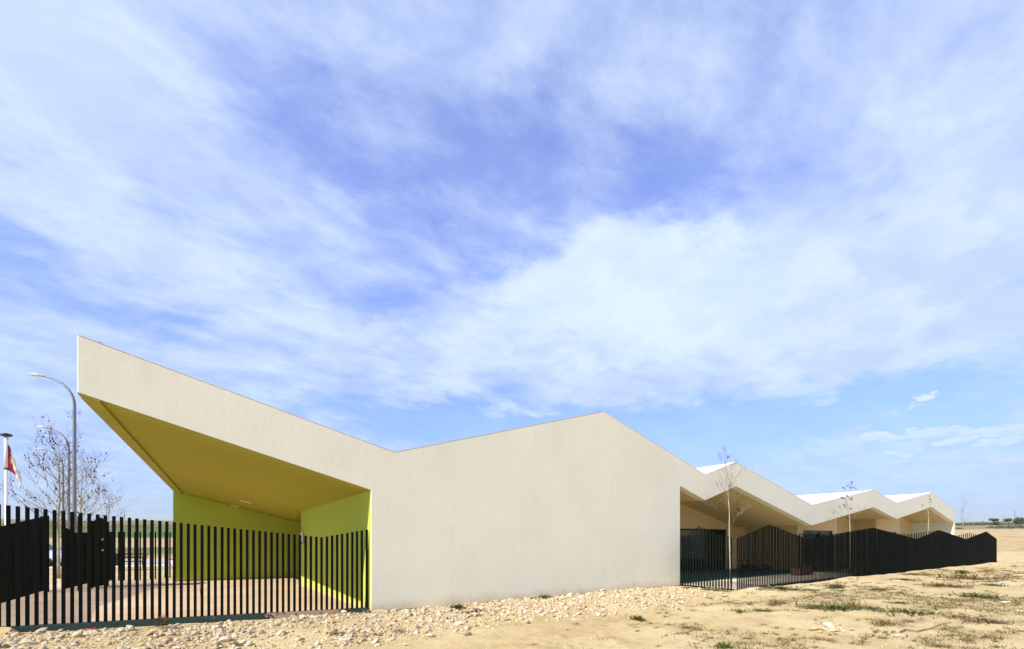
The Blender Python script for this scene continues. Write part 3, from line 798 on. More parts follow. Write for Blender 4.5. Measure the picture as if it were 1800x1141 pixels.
# ------------------------------------------------------------------ trees
def bare_tree(name, label, base, H, spread, seedn, trunk_r, rs, mats, levels=4, group=None, first=.3, balls=0, leaves=0, upright=.5, nmain=14, ball_r=.027, lean=(0,0), thin=1.0):
    rg = random.Random(rs)
    t = thing(name, label, 'tree', base, group)
    tr = MB(); cr = MB(); tips = []
    pts = []; nseg = 9
    for k in range(nseg+1):
        f = k/nseg
        pts.append(Vector((base[0]+rg.uniform(-.03, .03)*H*.3*f+lean[0]*f, base[1]+rg.uniform(-.03, .03)*H*.3*f+lean[1]*f, base[2]+H*.93*f)))
    tr.tube(pts, [trunk_r*(1-.88*k/nseg)*(1.25 if k == 0 else 1) for k in range(nseg+1)], 9)
    def grow(p, d, ln, r, lv):
        n = 4 if lv < 2 else 3; q = [p]; dd = d.copy()
        for k in range(n):
            dd = (dd + Vector((rg.gauss(0, .13), rg.gauss(0, .13), .10+rg.gauss(0, .06)))).normalized()
            q.append(q[-1]+dd*ln/n)
        cr.tube(q, [r*(1-.7*k/n) for k in range(n+1)], 5 if lv < 2 else 3, cap=False)
        if lv >= levels-1:
            tips.append((q[-1], dd)); return
        m = rg.randint(3, 4) if lv < 2 else rg.randint(2, 3)
        for k in range(m):
            i = rg.randint(1, n); a = rg.uniform(0, 6.28)
            side = dd.orthogonal().normalized(); side.rotate(Matrix.Rotation(a, 3, dd))
            nd = (dd*.75+side*rg.uniform(.4, .8)+Vector((0, 0, .2))).normalized()
            grow(q[i], nd, ln*rg.uniform(.42, .68), max(r*.48, .003), lv+1)
        tips.append((q[-1], dd))
    for k in range(nmain):
        f = first+(1-first)*(k+rg.random()*.6)/nmain
        i = f*nseg; a = pts[min(int(i), nseg-1)].lerp(pts[min(int(i)+1, nseg)], i-int(i))
        az = k*2.4+rg.uniform(-.4, .4); el = upright+rg.uniform(-.15, .2)+.45*f
        d = Vector((math.cos(az)*math.cos(el), math.sin(az)*math.cos(el), math.sin(el)))
        grow(a, d, spread*(1.12-.72*f)*rg.uniform(.75, 1.1), trunk_r*(.40-.26*f)*thin, 0)
    tr.build('trunk', mats[0], t, smooth=True); cr.build('crown', mats[1], t)
    if balls:
        bm = MB(); rg.shuffle(tips)
        for p, d in tips[:balls]:
            q = p-d*rg.uniform(0, .35)+Vector((0, 0, -rg.uniform(.03, .12))); r = ball_r*rg.uniform(.75, 1.2)
            bm.tube([p, q], .003, 3, cap=False)
            bm.lathe([(r*.25, -r), (r*.8, -r*.6), (r, 0), (r*.8, r*.6), (r*.25, r)], q, 6)
        tag(bm.build('seed_balls', M['seed'], t), kind='stuff')
    if leaves:
        bm = MB(); rg.shuffle(tips)
        for p, d in tips[:leaves]:
            for _ in range(2):
                c = p+Vector((rg.gauss(0, .03), rg.gauss(0, .03), -rg.uniform(0, .08))); a = Vector((rg.gauss(0, 1), rg.gauss(0, 1), rg.gauss(0, 1))).normalized()*.055; b = a.orthogonal().normalized()*.045
                bm.quad(c-a, c-b, c+a, c+b+Vector((0, 0, .02)))
        tag(bm.build('dead_leaves', M['deadleaf'], t), kind='stuff')
    return t
def rp(px, depth):
    p = ray(px, 950, depth); return (p.x, p.y, hz(p.x, p.y)-.03)
PL = (M['bark'], M['twig'])
bare_tree('plane_tree', 'large bare tree hung with seed balls, between the flagpole and lamp posts', rp(103, 19.5), 6.2, 2.35, 0, .062, 3, PL, 4, 'bare trees along the street', .28, balls=170, upright=.25, nmain=30, thin=.85)
bare_tree('plane_tree', 'bare tree hung with seed balls just right of the tallest lamp post', rp(143, 23), 5.7, 1.9, 0, .056, 11, PL, 4, 'bare trees along the street', .25, balls=90, upright=.35, nmain=24, thin=.85)
bare_tree('plane_tree', 'smallest bare street tree, left of the green entrance wall', rp(192, 32), 5.0, 1.7, 0, .05, 23, PL, 4, 'bare trees along the street', .25, balls=25, upright=.4, nmain=18, thin=.8)
SP = (M['white_bark'], M['twig'])
bare_tree('sapling', 'slender pale sapling in the near yard corner, in front of the first eave', (15.62, 9.5, .02), 4.75, 1.0, 0, .034, 5, SP, 4, 'young trees in the yards', .42, leaves=7, upright=.5, nmain=17, lean=(-.12, .1), thin=.45)
bare_tree('sapling', 'pale sapling with a few dead leaves on top, in the middle yard', (25.25, 9.5, .02), 4.2, .9, 0, .034, 8, SP, 3, 'young trees in the yards', .5, leaves=26, upright=.7, nmain=9, thin=.5)
bare_tree('sapling', 'thin pale sapling in the last yard before the rightmost gable', (35.9, 9.5, .02), 4.1, .9, 0, .034, 15, SP, 3, 'young trees in the yards', .45, leaves=5, upright=.6, nmain=8, thin=.5)
bare_tree('sapling', 'faint leafless sapling standing past the right end of the building', rp(1693, 38), 5.1, 1.3, 0, .045, 19, PL, 3, None, .45, upright=.75, nmain=7)

# ------------------------------------------------------------------ street furniture
def street_lamp(label, px, topy, depth, headx):
    p = ray(px, 950, depth); z0 = hz(p.x, p.y); ztop = CAMZ+(HY-topy)/FPX*depth
    reach = (px-headx)/FPX*depth; dr = Vector((-CA, SA, 0))      # the arm reaches to the left of the picture
    t = thing('street_lamp', label, 'street lamp', (p.x, p.y, z0), 'curved street lamps')
    pl = MB(); r0 = .075
    pts = [Vector((p.x, p.y, z0-.1)), Vector((p.x, p.y, z0+3)), Vector((p.x, p.y, ztop-reach*.95))]
    arc = []
    for k in range(1, 11):
        a = k/10*R(78); arc.append(Vector((p.x, p.y, ztop-reach*.95)) + dr*(reach*(1-math.cos(a))/(1-math.cos(R(78)))) + Vector((0, 0, reach*.98*math.sin(a)/math.sin(R(78))*.97)))
    pts += arc
    pl.tube(pts, [r0, r0*.85, r0*.7]+[r0*(.66-.03*k) for k in range(10)], 10)
    pl.build('pole', M['steel'], t, smooth=True)
    mb = MB(); mb.lathe([(.16, -.05), (.16, .03), (.11, .06), (.10, .32)], (p.x, p.y, z0), 12); mb.build('base', M['steel'], t)
    e = pts[-1]; dd = (pts[-1]-pts[-2]).normalized()
    hd = MB(); L = .62; prof = [(0, .05), (.08, .075), (.2, .12), (.5, .13), (.8, .10), (1.0, .02)]
    ns = 10; base = 0; side = Vector((-dr.y, dr.x, 0)); upv = side.cross(dr) if side.cross(dr).z > 0 else dr.cross(side)
    axis = (dr+Vector((0, 0, .10))).normalized()
    for f, w in prof:
        c = e+axis*(f*L-.04)
        for j in range(ns):
            a = 2*math.pi*j/ns; hd.v.append(tuple(c+side*w*math.cos(a)+upv*(w*.55*math.sin(a) if math.sin(a) > 0 else w*.28*math.sin(a))))
    for k in range(len(prof)-1):
        for j in range(ns):
            a = k*ns+j; b = k*ns+(j+1) % ns; hd.f.append((a, b, b+ns, a+ns)); hd.m.append(0)
    hd.f.append(tuple(range(ns))); hd.m.append(0); hd.f.append(tuple(range((len(prof)-1)*ns, len(prof)*ns))); hd.m.append(0)
    hd.build('luminaire', M['lumin'], t, smooth=True)
street_lamp('tallest and nearest curved steel street lamp, beside the canopy tip', 131, 661, 18.5, 76)
street_lamp('second curved street lamp, its head just above the bare tree', 121, 752, 27, 82)
street_lamp('third and farthest curved street lamp, half hidden in the bare tree', 111, 790, 33, 76)

def flagpole():
    dep = 14.5; p = ray(11, 950, dep); z0 = hz(p.x, p.y)
    zt = CAMZ+(HY-766)/FPX*dep; zm = CAMZ+(HY-823)/FPX*dep
    t = thing('flagpole', 'white flagpole with a black mushroom cap behind the left fence', 'flagpole', (p.x, p.y, z0))
    mb = MB(); mb.tube([(p.x, p.y, z0-.1), (p.x, p.y, zm)], .036, 12); mb.build('lower_pole', M['pole'], t, smooth=True)
    mb = MB(); mb.tube([(p.x, p.y, zm-.02), (p.x, p.y, zt)], .047, 12); mb.build('upper_sleeve', M['pole'], t, smooth=True)
    mb = MB(); mb.tube([(p.x, p.y, zm-.035), (p.x, p.y, zm+.0)], .054, 12); mb.build('collar', M['black'], t)
    mb = MB(); mb.lathe([(.05, -.06), (.125, -.03), (.15, .0), (.12, .035), (.04, .055)], (p.x, p.y, zt+.02), 18); mb.build('cap', M['black'], t, smooth=True)
    # flag hanging limp on its right
    rt = Vector((CA, -SA, 0)); fwd = Vector((SA, CA, 0))
    zh = CAMZ+(HY-781)/FPX*dep; hoist = .80
    nu, nv = 36, 24; mb = MB(); G = []
    for i in range(nu+1):
        u = i/nu; col = []
        for j in range(nv+1):
            v = j/nv
            out = .055 + .78*math.sin(u*1.25)*(.25+.75*v) *(1-.45*u*v)
            drop = hoist*v*(1-.25*u) + u*(.70+.12*v)
            fold = .05*math.sin(v*9+u*3)*u + .03*math.sin(u*11)
            q = Vector((p.x, p.y, zh-drop)) + rt*(out+.02*math.sin(v*7)*u) + fwd*fold
            col.append(q)
        G.append(col)
    def emblem(u, v):
        a = (u-.09)/.16; b = (v-.33)/.34
        if not (0 <= a <= 1 and 0 <= b <= 1): return False
        if b > .45: return not (.42 < a < .58 and b > .65)
        if b > .15: return .05 < a < .28 or .38 < a < .62 or .72 < a < .95
        return .38 < a < .62
    for i in range(nu):
        for j in range(nv):
            u, v = (i+.5)/nu, (j+.5)/nv
            m = 1 if u > .34 else (2 if emblem(u, v) else 0)
            mb.quad(G[i][j], G[i+1][j], G[i+1][j+1], G[i][j+1], m)
    f = centred(mb, 'flag', [M['crimson'], M['flagw'], M['gold']], 'limp crimson and white flag with a gold castle hanging from the flagpole', 'flag', smooth=True, loc=(p.x, p.y, zh-1))
    sd = f.modifiers.new('thick', 'SOLIDIFY'); sd.thickness = .004
flagpole()

def car(label, px, py, depth, heading, colour, z=None):
    """hatchback 4.1 m long; heading = direction its nose points"""
    p = ray(px, py, depth); z0 = hz(p.x, p.y) if z is None else z
    t = thing('parked_car', label, 'car', (p.x, p.y, z0)); t.rotation_euler = (0, 0, heading)
    paint = NT('car_paint'); paint.b.inputs['Coat Weight'].default_value = .6; paint = paint.fin(colour, .3, .5)
    tyre = M['black']; glass = simple('car_glass', (.02, .045, .045), .05, .9, var=.05)
    # cross sections along the length: (x, half width, sill, belt, roof half width, roof)
    S = [(-2.05, .70, .42, .70, .60, .72), (-1.98, .80, .30, .86, .68, .95), (-1.75, .85, .24, .92, .60, 1.34), (-1.1, .87, .22, .92, .60, 1.47), (-.2, .88, .22, .90, .61, 1.50),
         (.45, .88, .22, .90, .60, 1.42), (1.05, .87, .22, .89, .66, .98), (1.6, .84, .24, .80, .66, .86), (1.95, .76, .30, .66, .60, .72), (2.05, .62, .42, .56, .5, .60)]
    mb = MB(); gl = MB(); n = 8
    for x, w, s, b, rw, rf in S:
        mb.v += [(x, -w*.93, s), (x, -w, (s+b)/2), (x, -w*.97, b), (x, -rw, rf), (x, rw, rf), (x, w*.97, b), (x, w, (s+b)/2), (x, w*.93, s)]
    for k in range(len(S)-1):
        for j in range(n):
            a = k*n+j; b = k*n+(j+1) % n; mb.f.append((a, a+n, b+n, b)); mb.m.append(0)
    mb.f.append(tuple(range(n-1, -1, -1))); mb.m.append(0); mb.f.append(tuple(range((len(S)-1)*n, len(S)*n))); mb.m.append(0)
    body = mb.build('body', paint, t, off=(0, 0, 0), smooth=False)
    def side(k0, k1, s, a0, a1):
        def P(k, f):
            x, w, _, b, rw, rf = S[k]; bx = Vector((x, s*w*.97, b)); rx = Vector((x, s*rw, rf)); return bx.lerp(rx, f)+Vector((0, s*.012, .004))
        q = [P(k0, .06), P(k1, .06), P(k1, a1), P(k0, a0)]
        m_ = MB(); m_.quad(*(q if s < 0 else q[::-1])); m_.build('window', glass, t, off=(0, 0, 0))
    for s in (-1, 1):
        side(2, 3, s, .8, .88); side(3, 4, s, .88, .9); side(4, 5, s, .9, .86); side(5, 6, s, .84, .1)
    m_ = MB(); m_.quad((.49, -.56, 1.405), (1.03, -.6, 1.0), (1.03, .6, 1.0), (.49, .56, 1.405)); m_.v = [(x+.012, y, z+.012) for x, y, z in m_.v]; m_.build('windscreen', glass, t, off=(0, 0, 0))
    m_ = MB(); m_.quad((-1.97, .6, .99), (-1.78, .54, 1.30), (-1.78, -.54, 1.30), (-1.97, -.6, .99)); m_.v = [(x-.014, y, z+.01) for x, y, z in m_.v]; m_.f = [f[::-1] for f in m_.f]; m_.build('rear_window', glass, t, off=(0, 0, 0))
    for x in (-1.28, 1.25):
        for s in (-1, 1):
            w_ = MB(); ring = [(.30*math.cos(a*math.pi/9), .30*math.sin(a*math.pi/9)) for a in range(18)]
            i = len(w_.v); y0, y1 = s*.70, s*.90
            w_.tube([(x, y0, .30), (x, y1, .30)], .30, 18); wh = w_.build('wheel', tyre, t, off=(0, 0, 0))
            h_ = MB(); h_.tube([(x, s*.895, .30), (x, s*.912, .30)], .19, 14); h_.build('hub', M['steel'], wh, off=(0, 0, 0))
    red = simple('tail_lamp', (.3, .01, .01), .2, .5); wht = simple('head_lamp', (.7, .72, .75), .1, .6)
    for s in (-1, 1):
        m_ = MB(); m_.box(-2.02, -1.93, s*.70-.11, s*.70+.11, .72, .90); m_.build('tail_lamp', red, t, off=(0, 0, 0))
        m_ = MB(); m_.box(1.80, 1.99, s*.60-.12, s*.60+.12, .62, .74); m_.build('headlight', wht, t, off=(0, 0, 0))
    m_ = MB(); m_.box(-1.9, 1.9, -.83, .83, .17, .26); m_.build('underbody', M['black'], t, off=(0, 0, 0))
car('silver-white hatchback parked beyond the left fence', 52, 980, 27.5, math.atan2(-SA, CA)+.25, (.62, .66, .74))

def bench(label, px, py, depth, rz):
    p = ray(px, py, depth); z0 = hz(p.x, p.y)
    t = thing('street_bench', label, 'bench', (p.x, p.y, z0)); t.rotation_euler = (0, 0, rz)
    for k in range(3):
        mb = MB(); mb.box(-.75, .75, -.2+.14*k, -.09+.14*k, .42, .46); mb.build('seat_slat', M['deadleaf'], t, off=(0,0,0))
    for k in range(2):
        mb = MB(); mb.box(-.75, .75, .25+.03*k, .28+.03*k, .58+.16*k, .69+.16*k); mb.build('back_slat', M['deadleaf'], t, off=(0,0,0))
    for s in (-.55, .55):
        mb = MB(); mb.tube([(s, -.2, 0), (s, -.17, .42), (s, .2, .42), (s, .3, .86)], .03, 6); mb.tube([(s, .2, .42), (s, .28, 0)], .03, 6); mb.build('leg', M['black'], t, off=(0,0,0))
bench('dark street bench behind the far pickets, near the gate', 226, 1000, 24.5, -.55)
def litter_bin():
    p = ray(203, 990, 24.0); z0 = hz(p.x, p.y)
    t = thing('litter_bin', 'small dark litter bin left of the street bench', 'bin', (p.x, p.y, z0))
    mb = MB(); mb.lathe([(.17, .25), (.21, .85), (.215, .87), (.19, .87), (.16, .4)], (p.x, p.y, z0), 14); mb.build('drum', M['black'], t)
    for s in (-.24, .24):
        mb = MB(); mb.tube([(p.x+s*CA, p.y-s*SA, z0-.05), (p.x+s*CA, p.y-s*SA, z0+.95)], .025, 6); mb.build('post', M['steel'], t)
litter_bin()
def warning_panel():
    p = ray(299, 1008, 20.4); z0 = hz(p.x, p.y)
    t = thing('warning_sign', 'tilted red and white warning sign leaning at the green wall edge', 'sign', (p.x, p.y, z0))
    rt = Vector((CA, -SA, 0)); fw_ = Vector((SA, CA, 0)); c = Vector((p.x, p.y, z0))
    red = simple('red_sign_paint', (.55, .03, .035), .5, .4); wh = M['pole']
    tri = [(-.06, .78), (.13, .30), (.30, .72)]
    def plate(sc, m, o, nm):
        cx = sum(a for a, b in tri)/3; cy = sum(b for a, b in tri)/3
        mb = MB(); q = [c+rt*(cx+(a-cx)*sc)+Vector((0, 0, cy+(b-cy)*sc)) for a, b in tri]
        f_ = [v-fw_*o for v in q]; bk = [v-fw_*(o-.012) for v in q]
        mb.v = [tuple(v) for v in f_+bk]; mb.f = [(0,1,2),(5,4,3),(0,3,4,1),(1,4,5,2),(2,5,3,0)]; mb.m = [0]*5
        mb.build(nm, m, t)
    plate(1.0, red, .02, 'border'); plate(.62, wh, .036, 'face')
    for a in (-.02, .24):
        mb = MB(); q = c+rt*a; mb.tube([q+Vector((0, 0, -.05)), q+fw_*.06+Vector((0, 0, .7))], .014, 6); mb.build('leg', M['black'], t)
warning_panel()
def mast(label, px, topy, depth, r, cross):
    p = ray(px, 900, depth); z0 = hz(p.x, p.y); zt = CAMZ+(HY-topy)/FPX*depth
    t = thing('utility_pole', label, 'pole', (p.x, p.y, z0))
    mb = MB(); mb.tube([(p.x, p.y, z0-1), (p.x, p.y, zt)], [r, r*.6], 6); mb.build('shaft', M['twig'], t)
    if cross:
        rt = Vector((CA, -SA, 0)); a = Vector((p.x, p.y, zt-.06*depth/10)); w = cross
        mb = MB(); mb.tube([a-rt*w, a+rt*w], r*.7, 5); mb.build('crossarm', M['twig'], t)
mast('tallest thin mast on the right-hand hill ridge', 1784, 897, 250, .16, 0)
mast('shorter pole on the right-hand ridge between the round shrubs', 1765, 906, 245, .12, 0)
mast('thin pole on the horizon behind the far pickets', 219, 901, 320, .2, 0)

def leaf_blob(name, label, px, py, depth, w, h, n, mat, grp):
    p = ray(px, py, depth); z0 = hz(p.x, p.y)
    t = thing(name, label, 'shrub', (p.x, p.y, z0), grp); rg = random.Random(int(px*7+depth))
    mb = MB()
    lob = [(rg.uniform(-.3, .3)*w, rg.uniform(-.3, .3)*w, h*rg.uniform(.45, .75), rg.uniform(.28, .42)) for _ in range(6)]
    for _ in range(n):
        lx, ly, lz, lr = rg.choice(lob)
        v = Vector((rg.gauss(0, 1), rg.gauss(0, 1), rg.gauss(0, 1))).normalized()*rg.uniform(.6, 1)**.5
        c = Vector((p.x+lx+v.x*lr*w, p.y+ly+v.y*lr*w, z0+max(.05*h, lz+v.z*lr*h)))
        s = .075*w*rg.uniform(.6, 1.3); a = Vector((rg.gauss(0, 1), rg.gauss(0, 1), rg.gauss(0, 1))).normalized(); b = a.orthogonal().normalized()
        mb.quad(c-a*s, c-b*s*.7, c+a*s, c+b*s*.7)
    mb.build('crown', mat, t)
    mb = MB(); mb.tube([(p.x, p.y, z0-.5), (p.x, p.y, z0+h*.6)], w*.05, 6); mb.build('trunk', M['twig'], t)
HS = [('round dark shrub on the ridge, leftmost of the row', 1747, 252, 4.8, 3.2), ('round dark shrub on the ridge, second of the row from the left', 1770, 250, 5.0, 3.6),
      ('round dark shrub on the ridge at the right picture edge', 1793, 248, 5.0, 4.0), ('low grey bush on the slope below the ridge shrubs', 1748, 200, 4.2, 2.6), ('large grey bush on the slope at the right picture edge', 1792, 190, 4.6, 4.2),
      ('tiny bush under the tall mast on the ridge', 1785, 251, 2.2, 1.8)]
for lb, px, dp, w, h in HS: leaf_blob('hill_shrub', lb, px, 915, dp, w*.72, h*.62, 420, M['scrub'], 'shrubs on the right-hand hill')
def hill_scrub():
    """low scrub over the far slope: one mass"""
    rg = np.random.default_rng(5); mb = MB(); cnt = 0
    while cnt < 900:
        px = rg.uniform(1660, 1860); d = rg.uniform(140, 222); p = ray(px, 930, d)
        if fbm(np.array([p.x*.03]), np.array([p.y*.03]), 3, 3)[0] < .42: continue
        z = hz(p.x, p.y); s = rg.uniform(.3, 1.3)*(.5 if d < 168 else 1); cnt += 1
        for _ in range(7):
            c = Vector((p.x+rg.normal()*s*.7, p.y+rg.normal()*s*.7, z+abs(rg.normal())*s*.45)); a = Vector(rg.normal(size=3)).normalized(); b = a.orthogonal().normalized(); q = s*.42
            mb.quad(c-a*q, c-b*q, c+a*q, c+b*q)
    tag(mb.build('hill_scrub', M['scrub']), 'low grey-green scrub over the far slope', 'scrub', kind='stuff')
hill_scrub()

# ------------------------------------------------------------------ things in the yard
def tricycle(label, x, y, rz, c):
    t = thing('toy_tricycle', label, 'toy', (x, y, .03)); t.rotation_euler = (0, 0, rz)
    pm = simple('toy_paint', c, .35, .5)
    for wx, wy, r in ((.28, 0, .15), (-.22, .17, .11), (-.22, -.17, .11)):
        mb = MB(); mb.tube([(wx, wy-.025, r), (wx, wy+.025, r)], r, 16); w = mb.build('wheel', M['black'], t, off=(0,0,0))
        mb = MB(); mb.tube([(wx, wy-.03, r), (wx, wy+.03, r)], r*.45, 10); mb.build('hub', pm, w, off=(0,0,0))
    mb = MB(); mb.tube([(.28, 0, .15), (.24, 0, .36), (.2, 0, .5)], .022, 8); mb.tube([(.23, 0, .34), (-.05, 0, .22), (-.22, 0, .13)], .03, 8); mb.tube([(-.22, -.17, .11), (-.22, .17, .11)], .018, 6); mb.build('frame', pm, t, off=(0,0,0))
    mb = MB(); mb.tube([(.17, -.17, .52), (.2, -.1, .5), (.2, .1, .5), (.17, .17, .52)], .018, 8); mb.build('handlebar', M['black'], t, off=(0,0,0))
    mb = MB(); mb.lathe([(.06, 0), (.12, .02), (.125, .05), (.08, .07)], (-.1, 0, .25), 12); mb.build('seat', pm, t, off=(0,0,0))
tricycle('dark red toy tricycle left of the blue one in the near yard', 21.6, 12.6, .6, (.25, .012, .03))
tricycle('blue toy tricycle between two red ones in the near yard', 22.3, 12.5, 1.5, (.03, .06, .18))
tricycle('dark red toy tricycle right of the blue one in the near yard', 23.0, 12.35, 2.3, (.28, .015, .05))
def planter():
    p = gp(1409, 1011, .03); t = thing('wooden_planter', 'small wooden slatted planter behind the long right-hand fence', 'planter', (p.x, p.y, .03))
    wd = simple('planter_wood', (.14, .085, .05), .8, .2, var=.25)
    for k in range(5):
        mb = MB(); x = p.x-.5+k*.22; mb.box(x, x+.18, p.y-.2, p.y-.18, .05, .34+.05*(k % 2)); mb.build('board', wd, t)
        mb = MB(); mb.box(x, x+.18, p.y+.18, p.y+.2, .05, .34); mb.build('board', wd, t)
    for x in (p.x-.52, p.x+.57):
        mb = MB(); mb.box(x, x+.02, p.y-.2, p.y+.2, .05, .34); mb.build('side', wd, t)
    mb = MB(); mb.box(p.x-.49, p.x+.56, p.y-.17, p.y+.17, .04, .27); mb.build('soil', M['plinth'], t)
planter()

# ------------------------------------------------------------------ rubble
def ico(sub):
    bm = bmesh.new(); bmesh.ops.create_icosphere(bm, subdivisions=sub, radius=1.0)
    v = np.array([x.co[:] for x in bm.verts]); f = np.array([[q.index for q in p.verts] for p in bm.faces]); bm.free(); return v, f
IC1, IC2 = ico(1), ico(2)
def rock_verts(base, rg, rough=.28):
    v = base.copy(); n = len(v)
    # chop by a few planes so faces are flat and angular
    for _ in range(7):
        d = rg.normal(size=3); d /= np.linalg.norm(d); o = rg.uniform(.45, .85); q = v@d; k = q > o
        v[k] -= np.outer(q[k]-o, d)
    v += rg.normal(size=(n, 3))*rough*.12
    sc = np.array([1, rg.uniform(.6, .95), rg.uniform(.38, .7)]); return v*sc
def band_pts(n, rg):
    out = []
    while len(out) < n:
        m = n*3
        x = rg.uniform(-5.5, 13.4, m); y = rg.uniform(6.6, 10.2, m)
        bf = bandfront(x)
        back = np.where(x < 3.1, 9.72-.2*fbm(x, x*0+1, 2), 10.2)
        d = sst(bf-.55, bf+.55, y)*sst(back+.15, back-.25, y)*(.35+.65*sst(.30, .52, fbm(x*.9, y*1.4, 3, 61)))*sst(13.5, 11.8, x)
        d = np.where((x > 3.3)*(x < 5.0)*(y > 9.75) + (x > 7.7)*(x < 11.0)*(y > 9.85), d*.12, d)
        k = rg.random(m) < d
        out += list(zip(x[k], y[k]))
    return out[:n]
def rubble():
    rg = np.random.default_rng(12)
    protos = [rock_verts(IC2[0], rg) for _ in range(14)]
    meshes = []
    for v in protos:
        me = bpy.data.meshes.new('stone'); v = v*np.array([1, 1, rg.uniform(.7, 1.15)]); me.from_pydata([tuple(q) for q in v], [], [tuple(map(int, q)) for q in IC2[1]]); me.materials.append(M['stone']); meshes.append(me)
    pts = band_pts(285, rg)
    # a few stones the photograph singles out
    singled = [(820, 1112, .20, 'flat pale stone lying alone at the front edge of the rubble band'), (756, 1111, .17, 'rounded pale stone at the front edge of the rubble below the wall corner'),
               (605, 1077, .2, 'largest of the stones heaped against the kerb near the wall corner'), (680, 1079, .16, 'stone wedged beside the brick footing of the wall corner'), (713, 1127, .1, 'small lone stone on the track below the rubble band'),
               (66, 1110, .2, 'big pale stone against the kerb at the lower left'), (14, 1126, .28, 'broad flat stone in the bottom left corner'), (395, 1133, .17, 'orange-brown stone among the rubble at the bottom edge'),
               (232, 1121, .16, 'reddish stone left of the dead bush ball'), (826, 1139, .09, 'small white stone on the track at the bottom edge')]
    for px, py, s, lb in singled:
        p = gp(px, py, .06); o = link('rubble_stone', random.choice(meshes), None, (p.x, p.y, hz(p.x, p.y)+s*.18)); o.scale = (s*.55,)*3
        o.rotation_euler = (random.uniform(-.3, .3), random.uniform(-.3, .3), random.uniform(0, 6.3)); tag(o, lb, 'stone')
    for x, y in pts:
        s = float(.07+.10*rg.random()**1.8)
        o = link('rubble_stone', meshes[int(rg.integers(14))], None, (x, y, hz(x, y)+s*rg.uniform(.0, .28)))
        o.scale = (s*.62,)*3; o.rotation_euler = tuple(rg.uniform(-.6, .6, 2))+(rg.uniform(0, 6.3),)
        if x < 3.0: tag(o, 'pale angular limestone chunk in the rubble before the left fence', 'stone', 'rubble stones before the fence')
        else: tag(o, 'pale angular limestone chunk in the rubble along the cream wall', 'stone', 'rubble stones along the wall')
    # everything smaller as one mass
    V = []; F = []; n = 0
    small = [rock_verts(IC1[0], rg) for _ in range(40)]; med = [rock_verts(IC2[0], rg) for _ in range(24)]
    def put(x, y, s, src, fc, lift):
        nonlocal n
        v = src*s; a = rg.uniform(0, 6.28); tx, ty = rg.uniform(-.6, .6, 2)
        Rm = np.array(Matrix.Rotation(a, 3, 'Z') @ Matrix.Rotation(tx, 3, 'X') @ Matrix.Rotation(ty, 3, 'Y'))
        v = v@Rm.T + np.array([x, y, lift]); V.append(v); F.append(fc+n); n += len(v)
    P = band_pts(5600, rg); zs = height(np.array([p[0] for p in P]), np.array([p[1] for p in P]))
    for (x, y), z in zip(P, zs):
        s = .016+.05*rg.random()**2; put(x, y, s, med[int(rg.integers(24))], IC2[1], z+s*rg.uniform(-.15, .35))
    P = band_pts(11000, rg); zs = height(np.array([p[0] for p in P]), np.array([p[1] for p in P]))
    for (x, y), z in zip(P, zs):
        s = rg.uniform(.008, .024); put(x, y, s, small[int(rg.integers(40))], IC1[1], z+s*.3)
    # loose pebbles over the whole plot
    m = 11000; dep = rg.uniform(5.5, 22, m); lat = rg.uniform(-1.0, 1.25, m)*dep
    X = lat*CA+dep*SA; Y = -lat*SA+dep*CA; ok = (Y < 8.2) | ((Y < 10.2) & (X < 13.7)); X = X[ok]; Y = Y[ok]; zs = height(X, Y)
    for x, y, z in zip(X, Y, zs):
        s = .006+.02*rg.random()**4; put(x, y, s, small[int(rg.integers(40))], IC1[1], z+s*.2)
    me = bpy.data.meshes.new('rubble'); v = np.concatenate(V); f = np.concatenate(F)
    me.vertices.add(len(v)); me.vertices.foreach_set('co', v.ravel())
    me.loops.add(f.size); me.loops.foreach_set('vertex_index', f.ravel().astype(np.int32))
    me.polygons.add(len(f)); me.polygons.foreach_set('loop_start', np.arange(0, f.size, 3, dtype=np.int32)); me.polygons.foreach_set('loop_total', np.full(len(f), 3, np.int32))
    me.update(calc_edges=True); me.materials.append(M['rubble'])
    tag(link('rubble', me), 'small pale limestone rubble and pebbles along fence and wall', 'rubble', kind='stuff')
    # broken slab pieces on the right
    for k, (px, py, s) in enumerate([(1432, 1106, .16), (1447, 1104, .12), (1460, 1100, .2), (1466, 1106, .22), (1478, 1103, .13), (1484, 1107, .12), (1496, 1105, .1), (1440, 1108, .13), (1472, 1112, .12)]):
        p = gp(px, py, .03); v = rock_verts(IC2[0], rg)*np.array([1, 1, .42])
        me = bpy.data.meshes.new('slab_piece'); me.from_pydata([tuple(q) for q in v], [], [tuple(map(int, q)) for q in IC2[1]]); me.materials.append(M['stone'])
        o = link('slab_piece', me, None, (p.x, p.y, hz(p.x, p.y)+s*.12)); o.scale = (s*.6,)*3; o.rotation_euler = (rg.uniform(-.35, .35), rg.uniform(-.35, .35), rg.uniform(0, 6))
        tag(o, 'broken pale slab piece in the small heap on the open sand', 'stone', 'broken slab heap')
rubble()

